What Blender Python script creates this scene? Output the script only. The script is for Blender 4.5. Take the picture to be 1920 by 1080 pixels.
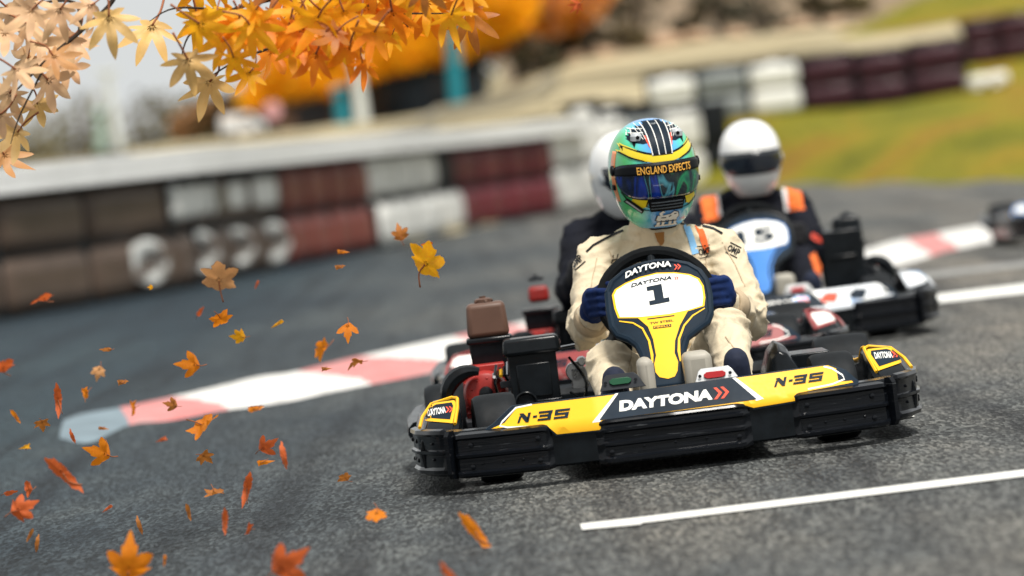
import bpy, bmesh, math, random
from mathutils import Vector, Matrix, noise
from mathutils.bvhtree import BVHTree
R_ = math.radians
random.seed(7)
for o in list(bpy.data.objects): bpy.data.objects.remove(o)
S = bpy.context.scene
COL = S.collection

# ------------------------------------------------------------------ camera
FPX, CAMH, ROLL, PITCH = 9050.0, 0.92, R_(7), math.atan(246/9050)
cam_d = bpy.data.cameras.new('camera'); cam = bpy.data.objects.new('camera', cam_d); COL.objects.link(cam)
cam_d.sensor_width = 36; cam_d.lens = 36*FPX/1920; cam_d.clip_start = .5; cam_d.clip_end = 3000
cam.matrix_world = Matrix.Translation((0, 0, CAMH)) @ Matrix.Rotation(math.pi/2-PITCH, 4, 'X') @ Matrix.Rotation(-ROLL, 4, 'Z')
cam_d.dof.use_dof = True; cam_d.dof.focus_distance = 13.75; cam_d.dof.aperture_fstop = 2.6
S.camera = cam
def at(px, py, D):                        # photo pixel (1920x1080) at depth D -> world point
    c, s = math.cos(ROLL), math.sin(ROLL); u = px-960; v = 540-py
    a = u*c+v*s; b = -u*s+v*c
    f = FPX*math.cos(PITCH)+b*math.sin(PITCH); z = b*math.cos(PITCH)-FPX*math.sin(PITCH)
    return Vector((a*D/f, D, CAMH+z*D/f))
# ------------------------------------------------------------------ light
SUN_EL, SUN_AZ = R_(66), R_(150)          # azimuth from +Y clockwise: high, behind and right of the camera
w = bpy.data.worlds.new("World"); S.world = w; w.use_nodes = True
nt = w.node_tree; nt.nodes.clear()
wo = nt.nodes.new('ShaderNodeOutputWorld'); bg = nt.nodes.new('ShaderNodeBackground')
sky = nt.nodes.new('ShaderNodeTexSky'); sky.sky_type = 'NISHITA'; sky.sun_disc = False
sky.sun_elevation = SUN_EL; sky.sun_rotation = SUN_AZ; sky.dust_density = 4; sky.air_density = 1.5; sky.ozone_density = 1
hs = nt.nodes.new('ShaderNodeHueSaturation'); hs.inputs['Saturation'].default_value = .25
mx = nt.nodes.new('ShaderNodeMix'); mx.data_type = 'RGBA'; mx.inputs[0].default_value = .8
mx.inputs[7].default_value = (12.5, 12.9, 12.9, 1)   # cloud layer luminance
nt.links.new(sky.outputs[0], hs.inputs['Color']); nt.links.new(hs.outputs[0], mx.inputs[6])
nt.links.new(mx.outputs[2], bg.inputs[0]); bg.inputs[1].default_value = .05
nt.links.new(bg.outputs[0], wo.inputs[0])
sd = bpy.data.lights.new('sun', 'SUN'); sun = bpy.data.objects.new('sun', sd); COL.objects.link(sun)
sd.energy = 3.7; sd.angle = R_(16); sd.color = (1, .95, .88)
sun.rotation_euler = Vector((math.sin(SUN_AZ)*math.cos(SUN_EL), math.cos(SUN_AZ)*math.cos(SUN_EL), math.sin(SUN_EL))).to_track_quat('Z', 'Y').to_euler()
S.view_settings.view_transform = 'Standard'; S.view_settings.look = 'None'; S.view_settings.gamma = 1
S.view_settings.exposure = 0.45
S.render.engine = 'CYCLES'; S.cycles.use_denoising = True
S.cycles.max_bounces = 6; S.cycles.transparent_max_bounces = 6

# ------------------------------------------------------------------ materials
MATS = {}
def mat(name, col=(.5, .5, .5), rough=.5, metal=0., var=.12, vscale=8., bump=0., bscale=60., coat=0., spec=.3, col2=None, sheen=0, trans=0, split=.5, stretch=None, soft=.15, dist=.002):
    if name in MATS: return MATS[name]
    m = bpy.data.materials.new(name); MATS[name] = m; m.use_nodes = True
    t = m.node_tree; N = t.nodes; L = t.links; b = N['Principled BSDF']
    b.inputs['Roughness'].default_value = rough; b.inputs['Metallic'].default_value = metal
    b.inputs['Specular IOR Level'].default_value = spec
    b.inputs['Coat Weight'].default_value = coat; b.inputs['Coat Roughness'].default_value = .08
    if sheen: b.inputs['Sheen Weight'].default_value = sheen
    tc = N.new('ShaderNodeTexCoord'); src = tc.outputs['Object']
    if stretch:
        mp = N.new('ShaderNodeMapping'); mp.inputs['Scale'].default_value = stretch; L.new(src, mp.inputs[0]); src = mp.outputs[0]
    n = N.new('ShaderNodeTexNoise'); n.inputs['Scale'].default_value = vscale; n.inputs['Detail'].default_value = 6; n.inputs['Roughness'].default_value = .62
    L.new(src, n.inputs['Vector'])
    r = N.new('ShaderNodeValToRGB'); e = r.color_ramp.elements
    c2 = col2 or tuple(min(1, c*(1+var)) for c in col); c1 = col if col2 else tuple(c*(1-var) for c in col)
    e[0].color = (*c1, 1); e[1].color = (*c2, 1)
    if col2: e[0].position = split-soft; e[1].position = split+soft
    else: e[0].position = .3; e[1].position = .7
    L.new(n.outputs[0], r.inputs[0]); L.new(r.outputs[0], b.inputs['Base Color'])
    # roughness varies too
    mr = N.new('ShaderNodeMapRange'); mr.inputs['To Min'].default_value = max(0, rough-.08); mr.inputs['To Max'].default_value = min(1, rough+.1)
    n2 = N.new('ShaderNodeTexNoise'); n2.inputs['Scale'].default_value = vscale*2.7; n2.inputs['Detail'].default_value = 4
    L.new(src, n2.inputs['Vector']); L.new(n2.outputs[0], mr.inputs[0]); L.new(mr.outputs[0], b.inputs['Roughness'])
    if bump:
        nb = N.new('ShaderNodeTexNoise'); nb.inputs['Scale'].default_value = bscale; nb.inputs['Detail'].default_value = 5
        bp = N.new('ShaderNodeBump'); bp.inputs['Strength'].default_value = bump; bp.inputs['Distance'].default_value = dist
        L.new(src, nb.inputs['Vector']); L.new(nb.outputs[0], bp.inputs['Height']); L.new(bp.outputs[0], b.inputs['Normal'])
    if trans:
        tr = N.new('ShaderNodeBsdfTranslucent'); ms = N.new('ShaderNodeMixShader'); ms.inputs[0].default_value = trans
        L.new(r.outputs[0], tr.inputs[0]); L.new(b.outputs[0], ms.inputs[1]); L.new(tr.outputs[0], ms.inputs[2])
        L.new(ms.outputs[0], N['Material Output'].inputs[0])
    return m
YEL = mat('yellow_plastic', (.88, .47, .018), .42, col2=(.40, .20, .02), vscale=38, split=.74, soft=.03, spec=.2, bump=.12, bscale=50)
NAVY = mat('navy_sticker', (.007, .016, .028), .5, var=.3, spec=.10)
WHITE = mat('white_sticker', (.80, .80, .76), .4, var=.03, spec=.2)
CORAL = mat('coral_sticker', (.80, .09, .05), .5, spec=.1)
RIMM = mat('suede_rim_black', (.005, .006, .007), .75, var=.4, vscale=20, bump=.3, spec=.08)
BLKP = mat('black_plastic', (.006, .008, .010), .22, var=.5, vscale=14, bump=.12, bscale=35, spec=.2)
SCUFF = mat('scuffed_black_plastic', (.004, .005, .007), .17, col2=(.075, .08, .085), vscale=22, stretch=(.35, .35, 5), split=.70, soft=.06, bump=.16, bscale=30, spec=.24)
RUB = mat('tyre_rubber', (.008, .010, .012), .6, var=.4, vscale=12, bump=.3, bscale=70, spec=.15)
STEEL = mat('bare_steel', (.45, .46, .47), .28, 1.0, bump=.1)
ALU = mat('scratched_aluminium', (.62, .63, .63), .4, .8, bump=.2, col2=(.38, .38, .38), split=.6)
DKM = mat('dark_metal', (.03, .033, .038), .4, .6)
RED = mat('red_engine_paint', (.30, .022, .018), .4, var=.35)
REDL = mat('red_lens', (.35, .012, .015), .3)
GREENL = mat('green_lens', (.008, .07, .03), .3)
BROWN = mat('warm_tint_plastic', (.11, .060, .042), .45)  # brown paints a warm glow's tint into the lid colour
BEIGE = mat('grey_beige_plastic', (.35, .33, .28), .5)
BLUE_P = mat('blue_plastic', (.03, .17, .5), .35, coat=.3)
WHT_P = mat('white_plastic', (.66, .70, .74), .35, coat=.3, col2=(.18, .32, .55), vscale=7, split=.62, soft=.05)
RED_P = mat('red_white_plastic', (.26, .045, .045), .35, col2=(.50, .42, .40), vscale=9, split=.6, soft=.05)

# ------------------------------------------------------------------ mesh helpers
def tag(o, label=None, cat=None, group=None, kind=None):
    if label: o['label'] = label
    if cat: o['category'] = cat
    if group: o['group'] = group
    if kind: o['kind'] = kind
    return o
def empty(name, loc=(0, 0, 0), rz=0, parent=None):
    o = bpy.data.objects.new(name, None); COL.objects.link(o); o.location = loc; o.rotation_euler = (0, 0, rz)
    o.empty_display_size = .1
    if parent: o.parent = parent
    return o
class MB:
    def __init__(s): s.v = []; s.f = []; s.m = []
    def add(s, vs, fs, mi=0):
        b = len(s.v); s.v += [tuple(v) for v in vs]; s.f += [[i+b for i in f] for f in fs]; s.m += [mi]*len(fs); return s
    def box(s, c, d, mi=0, rot=None, taper=1.0):
        x, y, z = (q/2 for q in d); V = []
        for k in (-1, 1):
            t = taper if k > 0 else 1
            V += [Vector((-x*t, -y*t, k*z)), Vector((x*t, -y*t, k*z)), Vector((x*t, y*t, k*z)), Vector((-x*t, y*t, k*z))]
        if rot: V = [rot @ v for v in V]
        c = Vector(c)
        return s.add([v+c for v in V], [(3, 2, 1, 0), (4, 5, 6, 7), (0, 1, 5, 4), (1, 2, 6, 5), (2, 3, 7, 6), (3, 0, 4, 7)], mi)
    def tube(s, pts, r, n=10, mi=0, caps=True):
        pts = [Vector(p) for p in pts]; rs = r if isinstance(r, (list, tuple)) else [r]*len(pts)
        V = []; F = []; up = None
        for i, p in enumerate(pts):
            t = (pts[min(i+1, len(pts)-1)]-pts[max(i-1, 0)]).normalized()
            if up is None: up = t.orthogonal().normalized()
            up = (up-t*up.dot(t)); up = up.normalized() if up.length > 1e-6 else t.orthogonal().normalized()
            q = t.cross(up)
            V += [p+(up*math.cos(a)+q*math.sin(a))*rs[i] for a in (2*math.pi*k/n for k in range(n))]
        for i in range(len(pts)-1):
            for k in range(n): F.append((i*n+k, i*n+(k+1) % n, (i+1)*n+(k+1) % n, (i+1)*n+k))
        if caps: F.append(tuple(range(n))[::-1]); F.append(tuple((len(pts)-1)*n+k for k in range(n)))
        return s.add(V, F, mi)
    def lathe(s, prof, c=(0, 0, 0), axis='Z', n=32, mi=0, closed=False):   # prof: (radius, height)
        V = []; F = []; m = len(prof)
        for r, h in prof:
            for k in range(n):
                a = 2*math.pi*k/n; p = (r*math.cos(a), r*math.sin(a), h)
                if axis == 'X': p = (h, p[0], p[1])
                if axis == 'Y': p = (p[0], h, p[1])
                V.append(Vector(p)+Vector(c))
        for i in range(m-1 if not closed else m):
            j = (i+1) % m
            for k in range(n): F.append((i*n+k, i*n+(k+1) % n, j*n+(k+1) % n, j*n+k))
        if not closed:
            F.append(tuple(range(n))[::-1]); F.append(tuple((m-1)*n+k for k in range(n)))
        return s.add(V, F, mi)
    def loft(s, rings, mi=0, caps=True, closed_ring=True):
        n = len(rings[0]); V = [p for r in rings for p in r]; F = []
        for i in range(len(rings)-1):
            for k in range(n if closed_ring else n-1): F.append((i*n+k, i*n+(k+1) % n, (i+1)*n+(k+1) % n, (i+1)*n+k))
        if caps and closed_ring: F.append(tuple(range(n))[::-1]); F.append(tuple((len(rings)-1)*n+k for k in range(n)))
        return s.add(V, F, mi)
    def build(s, name, mats, parent=None, bevel=0, smooth=True, ang=35, seg=2, fix=True, loc=None):
        me = bpy.data.meshes.new(name); me.from_pydata(s.v, [], s.f)
        for m in (mats if isinstance(mats, (list, tuple)) else [mats]): me.materials.append(m)
        me.polygons.foreach_set('material_index', s.m)
        if fix:
            bm = bmesh.new(); bm.from_mesh(me); bmesh.ops.recalc_face_normals(bm, faces=bm.faces); bm.to_mesh(me); bm.free()
        if smooth:
            me.polygons.foreach_set('use_smooth', [True]*len(me.polygons)); me.set_sharp_from_angle(angle=R_(ang))
        me.update()
        o = bpy.data.objects.new(name, me); COL.objects.link(o)
        if parent: o.parent = parent
        if loc: o.location = loc
        if bevel:
            b = o.modifiers.new('bevel', 'BEVEL'); b.width = bevel; b.segments = seg; b.limit_method = 'ANGLE'; b.angle_limit = R_(40); b.harden_normals = False
        return o
def copy_tree(o, parent=None):
    c = o.copy(); COL.objects.link(c)
    if parent: c.parent = parent
    for ch in list(o.children): copy_tree(ch, c)
    return c
def smoothpath(pts, n=6):
    pts = [Vector(p) for p in pts]; out = []
    for i in range(len(pts)-1):
        p0 = pts[max(i-1, 0)]; p1 = pts[i]; p2 = pts[i+1]; p3 = pts[min(i+2, len(pts)-1)]
        for k in range(n):
            t = k/n
            out.append(.5*((2*p1)+(p2-p0)*t+(2*p0-5*p1+4*p2-p3)*t*t+(-p0+3*p1-3*p2+p3)*t**3))
    out.append(pts[-1]); return out

# draping: flat shapes given as (x, z) outlines seen from the front, laid onto a surface y = f(x, z)
def drape(name, polys, f, m, parent, off=.0015, thick=0, step=.02, bevel=0, holes_tris=None, smooth=True, ang=35):
    bm = bmesh.new()
    if holes_tris:
        vs, fs = holes_tris; bv = [bm.verts.new((x, 0, z)) for x, z in vs]
        for t in fs:
            try: bm.faces.new([bv[i] for i in t])
            except ValueError: pass
    for p in polys or []:
        bm.faces.new([bm.verts.new((x, 0, z)) for x, z in p])
    for fc in bm.faces: fc.normal_update()
    bmesh.ops.triangulate(bm, faces=bm.faces)
    xs = [v.co.x for v in bm.verts]; zs = [v.co.z for v in bm.verts]
    if not xs: return None
    if step:
        x = min(xs)+step
        while x < max(xs):
            bmesh.ops.bisect_plane(bm, geom=bm.verts[:]+bm.edges[:]+bm.faces[:], plane_co=(x, 0, 0), plane_no=(1, 0, 0), dist=1e-6); x += step
        z = min(zs)+step
        while z < max(zs):
            bmesh.ops.bisect_plane(bm, geom=bm.verts[:]+bm.edges[:]+bm.faces[:], plane_co=(0, 0, z), plane_no=(0, 0, 1), dist=1e-6); z += step
    bmesh.ops.recalc_face_normals(bm, faces=bm.faces)
    for fc in bm.faces:
        fc.normal_update()
        if fc.normal.y > 0: fc.normal_flip()
    bad = []
    last = 0
    for v in bm.verts:
        if hasattr(f, 'hit'):
            h = f.hit(v.co.x, v.co.z)
            if h[0] is None: bad.append(v); continue
            nn = h[1] if h[1].y < 0 else -h[1]
            v.co = h[0]+nn*off; continue
        y = f(v.co.x, v.co.z)
        if y is None: bad.append(v); continue
        v.co.y = y-off; last = v.co.y
    if bad: bmesh.ops.delete(bm, geom=bad, context='VERTS')
    if thick and bm.faces:
        r = bmesh.ops.extrude_face_region(bm, geom=bm.faces[:])
        for g in r['geom']:
            if isinstance(g, bmesh.types.BMVert): g.co.y -= 0
        newv = [g for g in r['geom'] if isinstance(g, bmesh.types.BMVert)]
        for v in newv: v.co.y += thick
        bmesh.ops.recalc_face_normals(bm, faces=bm.faces)
    me = bpy.data.meshes.new(name); bm.to_mesh(me); bm.free(); me.materials.append(m)
    if smooth:
        me.polygons.foreach_set('use_smooth', [True]*len(me.polygons)); me.set_sharp_from_angle(angle=R_(ang))
    o = bpy.data.objects.new(name, me); COL.objects.link(o)
    if parent: o.parent = parent
    if bevel:
        b = o.modifiers.new('bevel', 'BEVEL'); b.width = bevel; b.segments = 2; b.limit_method = 'ANGLE'; b.angle_limit = R_(50)
    return o
def stroke(pts, w):                       # polyline -> list of quads (x,z)
    P = []; n = len(pts); L = []
    for i in range(n):
        a = Vector(pts[max(i-1, 0)]); b = Vector(pts[min(i+1, n-1)]); t = (b-a).normalized(); q = Vector((-t.y, t.x))
        ww = w if not isinstance(w, (list, tuple)) else w[i]
        p = Vector(pts[i]); L.append((p+q*ww/2, p-q*ww/2))
    for i in range(n-1): P.append([tuple(L[i][0]), tuple(L[i][1]), tuple(L[i+1][1]), tuple(L[i+1][0])])
    return P
def qmerge(quads):                        # strip of quads -> one outline
    return [q[0] for q in quads]+[quads[-1][3], quads[-1][2]]+[q[1] for q in quads][::-1]
_TXT = {}
def text_tris(s, bold=0., shear=0., spacing=1.0):
    k = (s, bold, shear, spacing)
    if k in _TXT: return _TXT[k]
    c = bpy.data.curves.new('t', 'FONT'); c.body = s; c.offset = bold; c.shear = shear; c.space_character = spacing; c.resolution_u = 3
    c.fill_mode = 'FRONT'
    o = bpy.data.objects.new('t', c); me = o.to_mesh()
    vs = [(v.co.x, v.co.y) for v in me.vertices]; fs = [tuple(p.vertices) for p in me.polygons]
    o.to_mesh_clear(); bpy.data.objects.remove(o); bpy.data.curves.remove(c)
    x0 = min(v[0] for v in vs); x1 = max(v[0] for v in vs); y0 = min(v[1] for v in vs); y1 = max(v[1] for v in vs)
    _TXT[k] = ([((x-x0)/(x1-x0), (y-y0)/(y1-y0)) for x, y in vs], fs)
    return _TXT[k]
def lettering(name, s, p0, p1, h, f, m, parent, bold=.02, shear=0., spacing=1.0, off=.003, step=.02, arc=0):
    """text whose baseline runs p0->p1 in (x,z); h = letter height"""
    vs, fs = text_tris(s, bold, shear, spacing)
    a = Vector(p0); d = Vector(p1)-a; up = Vector((-d.y, d.x)).normalized()*h
    V = []
    for x, y in vs:
        p = a+d*x+up*y
        if arc: p = p+up.normalized()*arc*(1-(2*x-1)**2)
        V.append(tuple(p))
    return drape(name, None, f, m, parent, off=off, step=step, holes_tris=(V, fs))
def caster(obj):                          # y = first hit on a mesh object seen from the front, in its local space
    me = obj.data; b = BVHTree.FromPolygons([v.co for v in me.vertices], [p.vertices for p in me.polygons])
    def f(x, z):
        h = b.ray_cast(Vector((x, -5, z)), Vector((0, 1, 0)))
        return h[0].y if h[0] else None
    f.hit = lambda x, z: b.ray_cast(Vector((x, -5, z)), Vector((0, 1, 0)))
    return f
# ------------------------------------------------------------------ kart
PLAN = [(0, -1.08), (.21, -1.07), (.33, -1.045), (.50, -1.0), (.61, -.95), (.66, -.87), (.70, -.76), (.715, -.6)]
def yfront(x):
    x = abs(x)
    for (a, b), (c, d) in zip(PLAN, PLAN[1:]):
        if x <= c: return b+(d-b)*(x-a)/(c-a)
    return -.6
def ffair(x, z): return yfront(x)+max(0, z-.160)*.75
def fnose(x, z): return -.45-(.56-z)*1.05+((x-.025)**2)*1.2
def plan_path(x0, x1, n=40):              # points + outward normals along the plan curve between two "x" parameters (|x|>.715 runs back)
    full = [(-.715, .30)] + [(-a, b) for a, b in PLAN[::-1]] + PLAN[1:] + [(.715, .30)]
    cum = [0]
    for a, b in zip(full, full[1:]): cum.append(cum[-1]+math.dist(a, b))
    def par(x):                            # arc position of a given x on the front curve; |x|>=1 => back part: y=-.6+(|x|-1)
        sgn = -1 if x < 0 else 1; ax = abs(x)
        if ax >= 1: p = (sgn*.715, -.6+(ax-1))
        else: p = (x, yfront(x))
        best = min(range(len(full)-1), key=lambda i: segd(p, full[i], full[i+1])[0])
        return cum[best]+segd(p, full[best], full[best+1])[1]*math.dist(full[best], full[best+1])
    def segd(p, a, b):
        a = Vector(a); b = Vector(b); p = Vector(p); t = max(0, min(1, (p-a).dot(b-a)/(b-a).length_squared)); return ((a+(b-a)*t-p).length, t)
    def pos(s):
        for i in range(len(full)-1):
            if s <= cum[i+1]+1e-9:
                t = (s-cum[i])/(cum[i+1]-cum[i]); return Vector(full[i]).lerp(Vector(full[i+1]), t)
        return Vector(full[-1])
    s0, s1 = par(x0), par(x1); out = []
    for i in range(n+1):
        s = s0+(s1-s0)*i/n; p = pos(s); t = (pos(s+.03)-pos(s-.03)).normalized()
        out.append((p, Vector((t.y, -t.x))))
    return out
def sweep(mb, x0, x1, prof, n=30, endt=0, mi=0):
    P = plan_path(x0, x1, n); rings = []
    for i, (p, nn) in enumerate(P):
        k = 1; dz = 0
        if endt:
            e = min(i, n-i)/n*1.0; L = endt
            k = min(1, math.sin(min(1, e/L)*math.pi/2)+.0)
        zc = sum(z for _, z in prof)/len(prof)
        rings.append([Vector((p.x+nn.x*(o*k if endt else o), p.y+nn.y*(o*k if endt else o), zc+(z-zc)*(.9+.1*k))) for o, z in prof])
    mb.loft(rings, mi)
def rivet(mb, x, z, off, r=.006):
    (p, nn), = plan_path(x, x+.0001, 1)[:1]
    c = Vector((p.x+nn.x*off, p.y+nn.y*off, z)); t = Vector((-nn.y, nn.x, 0)); n3 = Vector((nn.x, nn.y, 0)); u = Vector((0, 0, 1))
    rings = []
    for rr, d in ((r, 0), (r, .003), (r*.6, .0045), (r*.1, .005)):
        rings.append([c+n3*d+(t*math.cos(a)+u*math.sin(a))*rr for a in (k*math.pi/4 for k in range(8))])
    mb.loft(rings)
RIB = [(0, .043), (.018, .045), (.026, .050), (.027, .058), (.018, .064), (.017, .098), (.026, .102), (.027, .109), (.017, .115), (.016, .150), (.024, .156), (.022, .166), (.0, .172)]
RIBC = [(0, .038), (.018, .040), (.026, .046), (.026, .056), (.017, .063), (.0165, .088), (.022, .092), (.022, .100), (.0165, .105), (.0165, .126), (.024, .131), (.024, .139), (.017, .144), (.016, .150), (.022, .157), (.018, .163), (0, .167)]
def wheel(parent, x, y, r, w, name='wheel', steer=0):
    a = w/2; tb = r*.18
    t = MB(); t.lathe([(r*.52, -a*.86), (r*.78, -a), (r*.93, -a*.96), (r*.985, -a*.8), (r, -a*.5), (r, 0), (r, a*.5), (r*.985, a*.8), (r*.93, a*.96), (r*.78, a), (r*.52, a*.86), (r*.50, 0)], axis='X', n=40, closed=True)
    o = empty(name, (x, y, r+.001), steer, parent)
    t.build('tyre', RUB, o)
    m = MB(); m.lathe([(.018, -a*.5), (r*.45, -a*.45), (r*.50, -a*.85), (r*.54, -a*.9), (r*.54, -a*.8), (r*.47, -a*.4), (r*.47, a*.4), (r*.54, a*.8), (r*.54, a*.9), (r*.50, a*.85), (r*.45, a*.45), (.018, a*.5)], axis='X', n=24, closed=True)
    for k in range(3):
        an = 2*math.pi*k/3; m.tube([(-a*.6, .035*math.cos(an), .035*math.sin(an)), (a*.6, .035*math.cos(an), .035*math.sin(an))], .006, 6)
    m.build('rim', ALU, o)
    return o

# outlines measured from the photograph, local to the kart: x to the picture's right, z up
SHROUD = [(-.117, .492), (-.100, .520), (-.062, .544), (-.018, .558), (.030, .563), (.078, .558), (.122, .544), (.152, .522), (.168, .492), (.170, .450), (.164, .402), (.150, .379), (.112, .360), (.083, .343), (.068, .312), (.062, .262), (.056, .221), (-.040, .221), (-.044, .268), (-.046, .312), (-.056, .339), (-.076, .358), (-.106, .372), (-.119, .397), (-.121, .438)]
PLATE = [(-.101, .486), (-.091, .500), (-.060, .514), (-.019, .525), (.030, .531), (.080, .526), (.120, .516), (.143, .502), (.152, .481), (.151, .450), (.144, .428), (.101, .421), (.045, .417), (-.035, .418), (-.094, .424), (-.100, .450)]
NOSEY = [(-.045, .4165), (-.020, .389), (-.011, .353), (-.010, .308), (-.019, .286), (-.019, .263), (-.010, .249), (.013, .242), (.033, .246), (.043, .260), (.049, .284), (.043, .309), (.050, .342), (.071, .382), (.101, .419), (.045, .415)]
def slab_one(f, m, parent, dx=0):
    p = [(-.005, .4475), (.0535, .4515), (.0535, .463), (.038, .462), (.038, .5025), (-.006, .499), (-.006, .488), (.012, .489), (.012, .460), (-.005, .459)]
    return drape('race_number', [[(x+dx, z) for x, z in p]], f, m, parent, off=.005, step=.03)
def bigN35(f, x0, z0, h, w, m, parent, off=.004):
    """the angular three-character model mark: N, dash, 3, 5 as cut polygons; unit box 0..1"""
    U = []
    t = .24
    # N
    U += [[(0, 0), (.045, 0), (.045+.03, .72), (.03, .72)], [(.02, 1), (.10, 1), (.22, .32), (.22, 0), (.165, 0), (.06, .72)], [(.175, .3), (.22, .0), (.245, 1), (.19, 1)]]
    U += [[(.29, .40), (.37, .40), (.375, .62), (.295, .62)]]
    def three(x):
        return [[(x, 1), (x+.27, 1), (x+.262, .78), (x-.005, .78)], [(x+.02, .62), (x+.25, .62), (x+.245, .40), (x+.015, .40)], [(x-.01, .22), (x+.245, .22), (x+.24, 0), (x-.015, 0)], [(x+.19, .78), (x+.262, .78), (x+.25, .62), (x+.185, .62)], [(x+.18, .40), (x+.245, .40), (x+.245, .22), (x+.175, .22)]]
    U += three(.40)
    x = .715
    U += [[(x, 1), (x+.285, 1), (x+.277, .78), (x-.005, .78)], [(x-.005, .62), (x+.27, .62), (x+.265, .40), (x-.01, .40)], [(x-.015, .22), (x+.26, .22), (x+.255, 0), (x-.02, 0)], [(x-.005, .78), (x+.06, .78), (x+.055, .62), (x-.01, .62)], [(x+.20, .40), (x+.265, .40), (x+.26, .22), (x+.195, .22)]]
    P = [[(x0+a*w+b*h*.25, z0+b*h) for a, b in q] for q in U]
    return drape('model_mark', P, f, m, parent, off=off, step=.02)
def chevrons(f, x, z, s, m, parent, off=.004, name='chevron_mark'):
    P = []
    for k in (0, 1):
        a = x+k*s*.62
        P.append([(a, z+s), (a+s*.28, z+s), (a+s*.72, z+s*.5), (a+s*.18, z), (a-s*.1, z), (a+s*.40, z+s*.5)])
    return drape(name, P, f, m, parent, off=off, step=.03)

def make_kart(label, loc, rz, main, dark, number, detail=2, engine_side=-1, text_col=None, group='racing karts on the track', podm=None, nosem=None):
    k = empty('racing_kart', loc, rz); tag(k, label, 'go-kart', group)
    podm = podm or main; text_col = text_col or WHITE; nosem = nosem or main
    # bumper ring: plan loop in dark plastic
    mb = MB(); prof = [(-.05, .055), (-.01, .05), (0, .056), (0, .168), (-.006, .176), (-.05, .178)]
    sweep(mb, -1.89, 1.89, prof, 110)
    bump = mb.build('bumper', BLKP, k)
    for (a, b, pr_, rv) in ((-.61, -.335, RIB, 3), (-.215, .215, RIBC, 2), (.335, .61, RIB, 3)):
        m = MB(); sweep(m, a, b, pr_, 36, endt=.10)
        rv_ = m
        w_ = b-a
        for fx in ((.09, .91) if rv == 2 else ((.13, .8) if a > 0 else (.2, .87))):
            for z in (.074, .135): rivet(rv_, a+w_*fx, z, .017, .0075)
        for fx in ((.3, .5, .7)): rivet(rv_, a+w_*fx, .082, .017, .004)
        m.build('rubbing_pad', SCUFF, bump, ang=28)
    for s in (-1, 1):
        m = MB()
        x0, x1 = (s*.625, s*1.02)
        P = [(0, .058), (.014, .060), (.017, .070), (.010, .078), (.010, .112), (.018, .116), (.018, .124), (.010, .128), (.010, .165), (.017, .172), (.014, .182), (0, .186)]
        sweep(m, min(x0, x1), max(x0, x1), P, 24, endt=.06)
        for fx in (.66, .69): rivet(m, s*fx, .100, .010, .004); rivet(m, s*fx, .145, .010, .004)
        for yy in (1.0, .703):
            rivet(m, s*yy, .095, .010, .006); rivet(m, s*yy, .15, .010, .006)
        # upright strap joining the pads
        q = plan_path(s*.612, s*.622, 1); ring = []
        for z in (.045, .060, .115, .165, .18):
            (p, nn) = q[0]; o_ = .026 if .05 < z < .17 else .016; tt = Vector((-nn.y, nn.x))
            ring.append([Vector((p.x+nn.x*oo+tt.x*ww, p.y+nn.y*oo+tt.y*ww, z)) for oo, ww in ((-.002, -.008), (o_, -.008), (o_, .008), (-.002, .008))])
        m.loft(ring)
        m.build('corner_pad', SCUFF, bump, ang=28)
    # front fairing
    top = [(-.436, .229), (-.217, .2305), (-.009, .232), (.184, .235), (.440, .235), (.470, .229)]
    out = [(-.520, .173)]+[(-.495, .186)]+top+[(.500, .215), (.532, .180), (.525, .166)]+[(.374, .168), (.352, .146), (.226, .142), (.195, .158), (-.180, .154), (-.200, .135), (-.325, .135), (-.345, .160)]
    fair = drape('front_fairing', [out], ffair, dark, k, off=.008, thick=.035, step=.03, bevel=.003)
    f2 = lambda x, z: ffair(x, z)-.008
    yl = [(-.500, .1745), (-.440, .174), (-.345, .1655), (-.322, .140), (-.197, .139), (-.178, .159), (.193, .162), (.226, .1475), (.350, .151), (.372, .172), (.515, .179), (.512, .184), (.474, .186), (.474, .222), (.452, .2335), (.184, .233), (-.009, .229), (-.217, .2285), (-.400, .227), (-.422, .223), (-.462, .186)]
    drape('sticker', [yl], f2, nosem, fair, off=.001, step=.02)
    # white outlines
    for pts, w_ in (([(-.385, .1690), (-.455, .1735), (-.476, .1800), (-.468, .190), (-.425, .2235), (-.38, .2275)], .0042), ([(.385, .178), (.455, .182), (.492, .191), (.488, .203), (.462, .224), (.44, .232)], .0042)):
        drape('outline', [qmerge(stroke(pts, w_))], f2, WHITE, fair, off=.0018, step=.02)
    for q_ in ([(-.222, .1615), (-.200, .1615), (-.133, .231), (-.147, .231)], [(.176, .2345), (.190, .2345), (.258, .1685), (.236, .1655)]): drape('outline', [q_], f2, WHITE, fair, off=.0016, step=.02)
    drape('sticker', [[(-.202, .1655), (-.138, .2315), (.180, .2345), (.239, .1695)]], f2, dark, fair, off=.0022, step=.02)
    if nosem is not main:                 # printed nose panel of the other karts
        for q in range(7):
            x = -.42+q*.13+random.uniform(-.02, .02)
            drape('printed_mark', [[(x, .185), (x+.05, .18), (x+.07, .215), (x+.02, .222), (x-.01, .205)]], f2, (dark, main, CORAL)[q % 3], fair, off=.003, step=.03)
    else:
        bigN35(f2, -.427, .1825, .0245, .145, dark, fair)
        bigN35(f2, .292, .196, .0225, .140, dark, fair)
    lettering('shop_lettering', 'DAYTONA', (-.143, .182), (.117, .184), .029, f2, text_col, fair, bold=.055, shear=.12, off=.0034)
    chevrons(f2, .124, .1835, .031, CORAL, fair, off=.0034)
    # steering shroud
    sh = drape('steering_shroud', [SHROUD], fnose, dark, k, off=.0, thick=.045, step=.02, bevel=.007, ang=50)
    f3 = fnose
    # raised rim
    rim = SHROUD+[SHROUD[0]]
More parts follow.
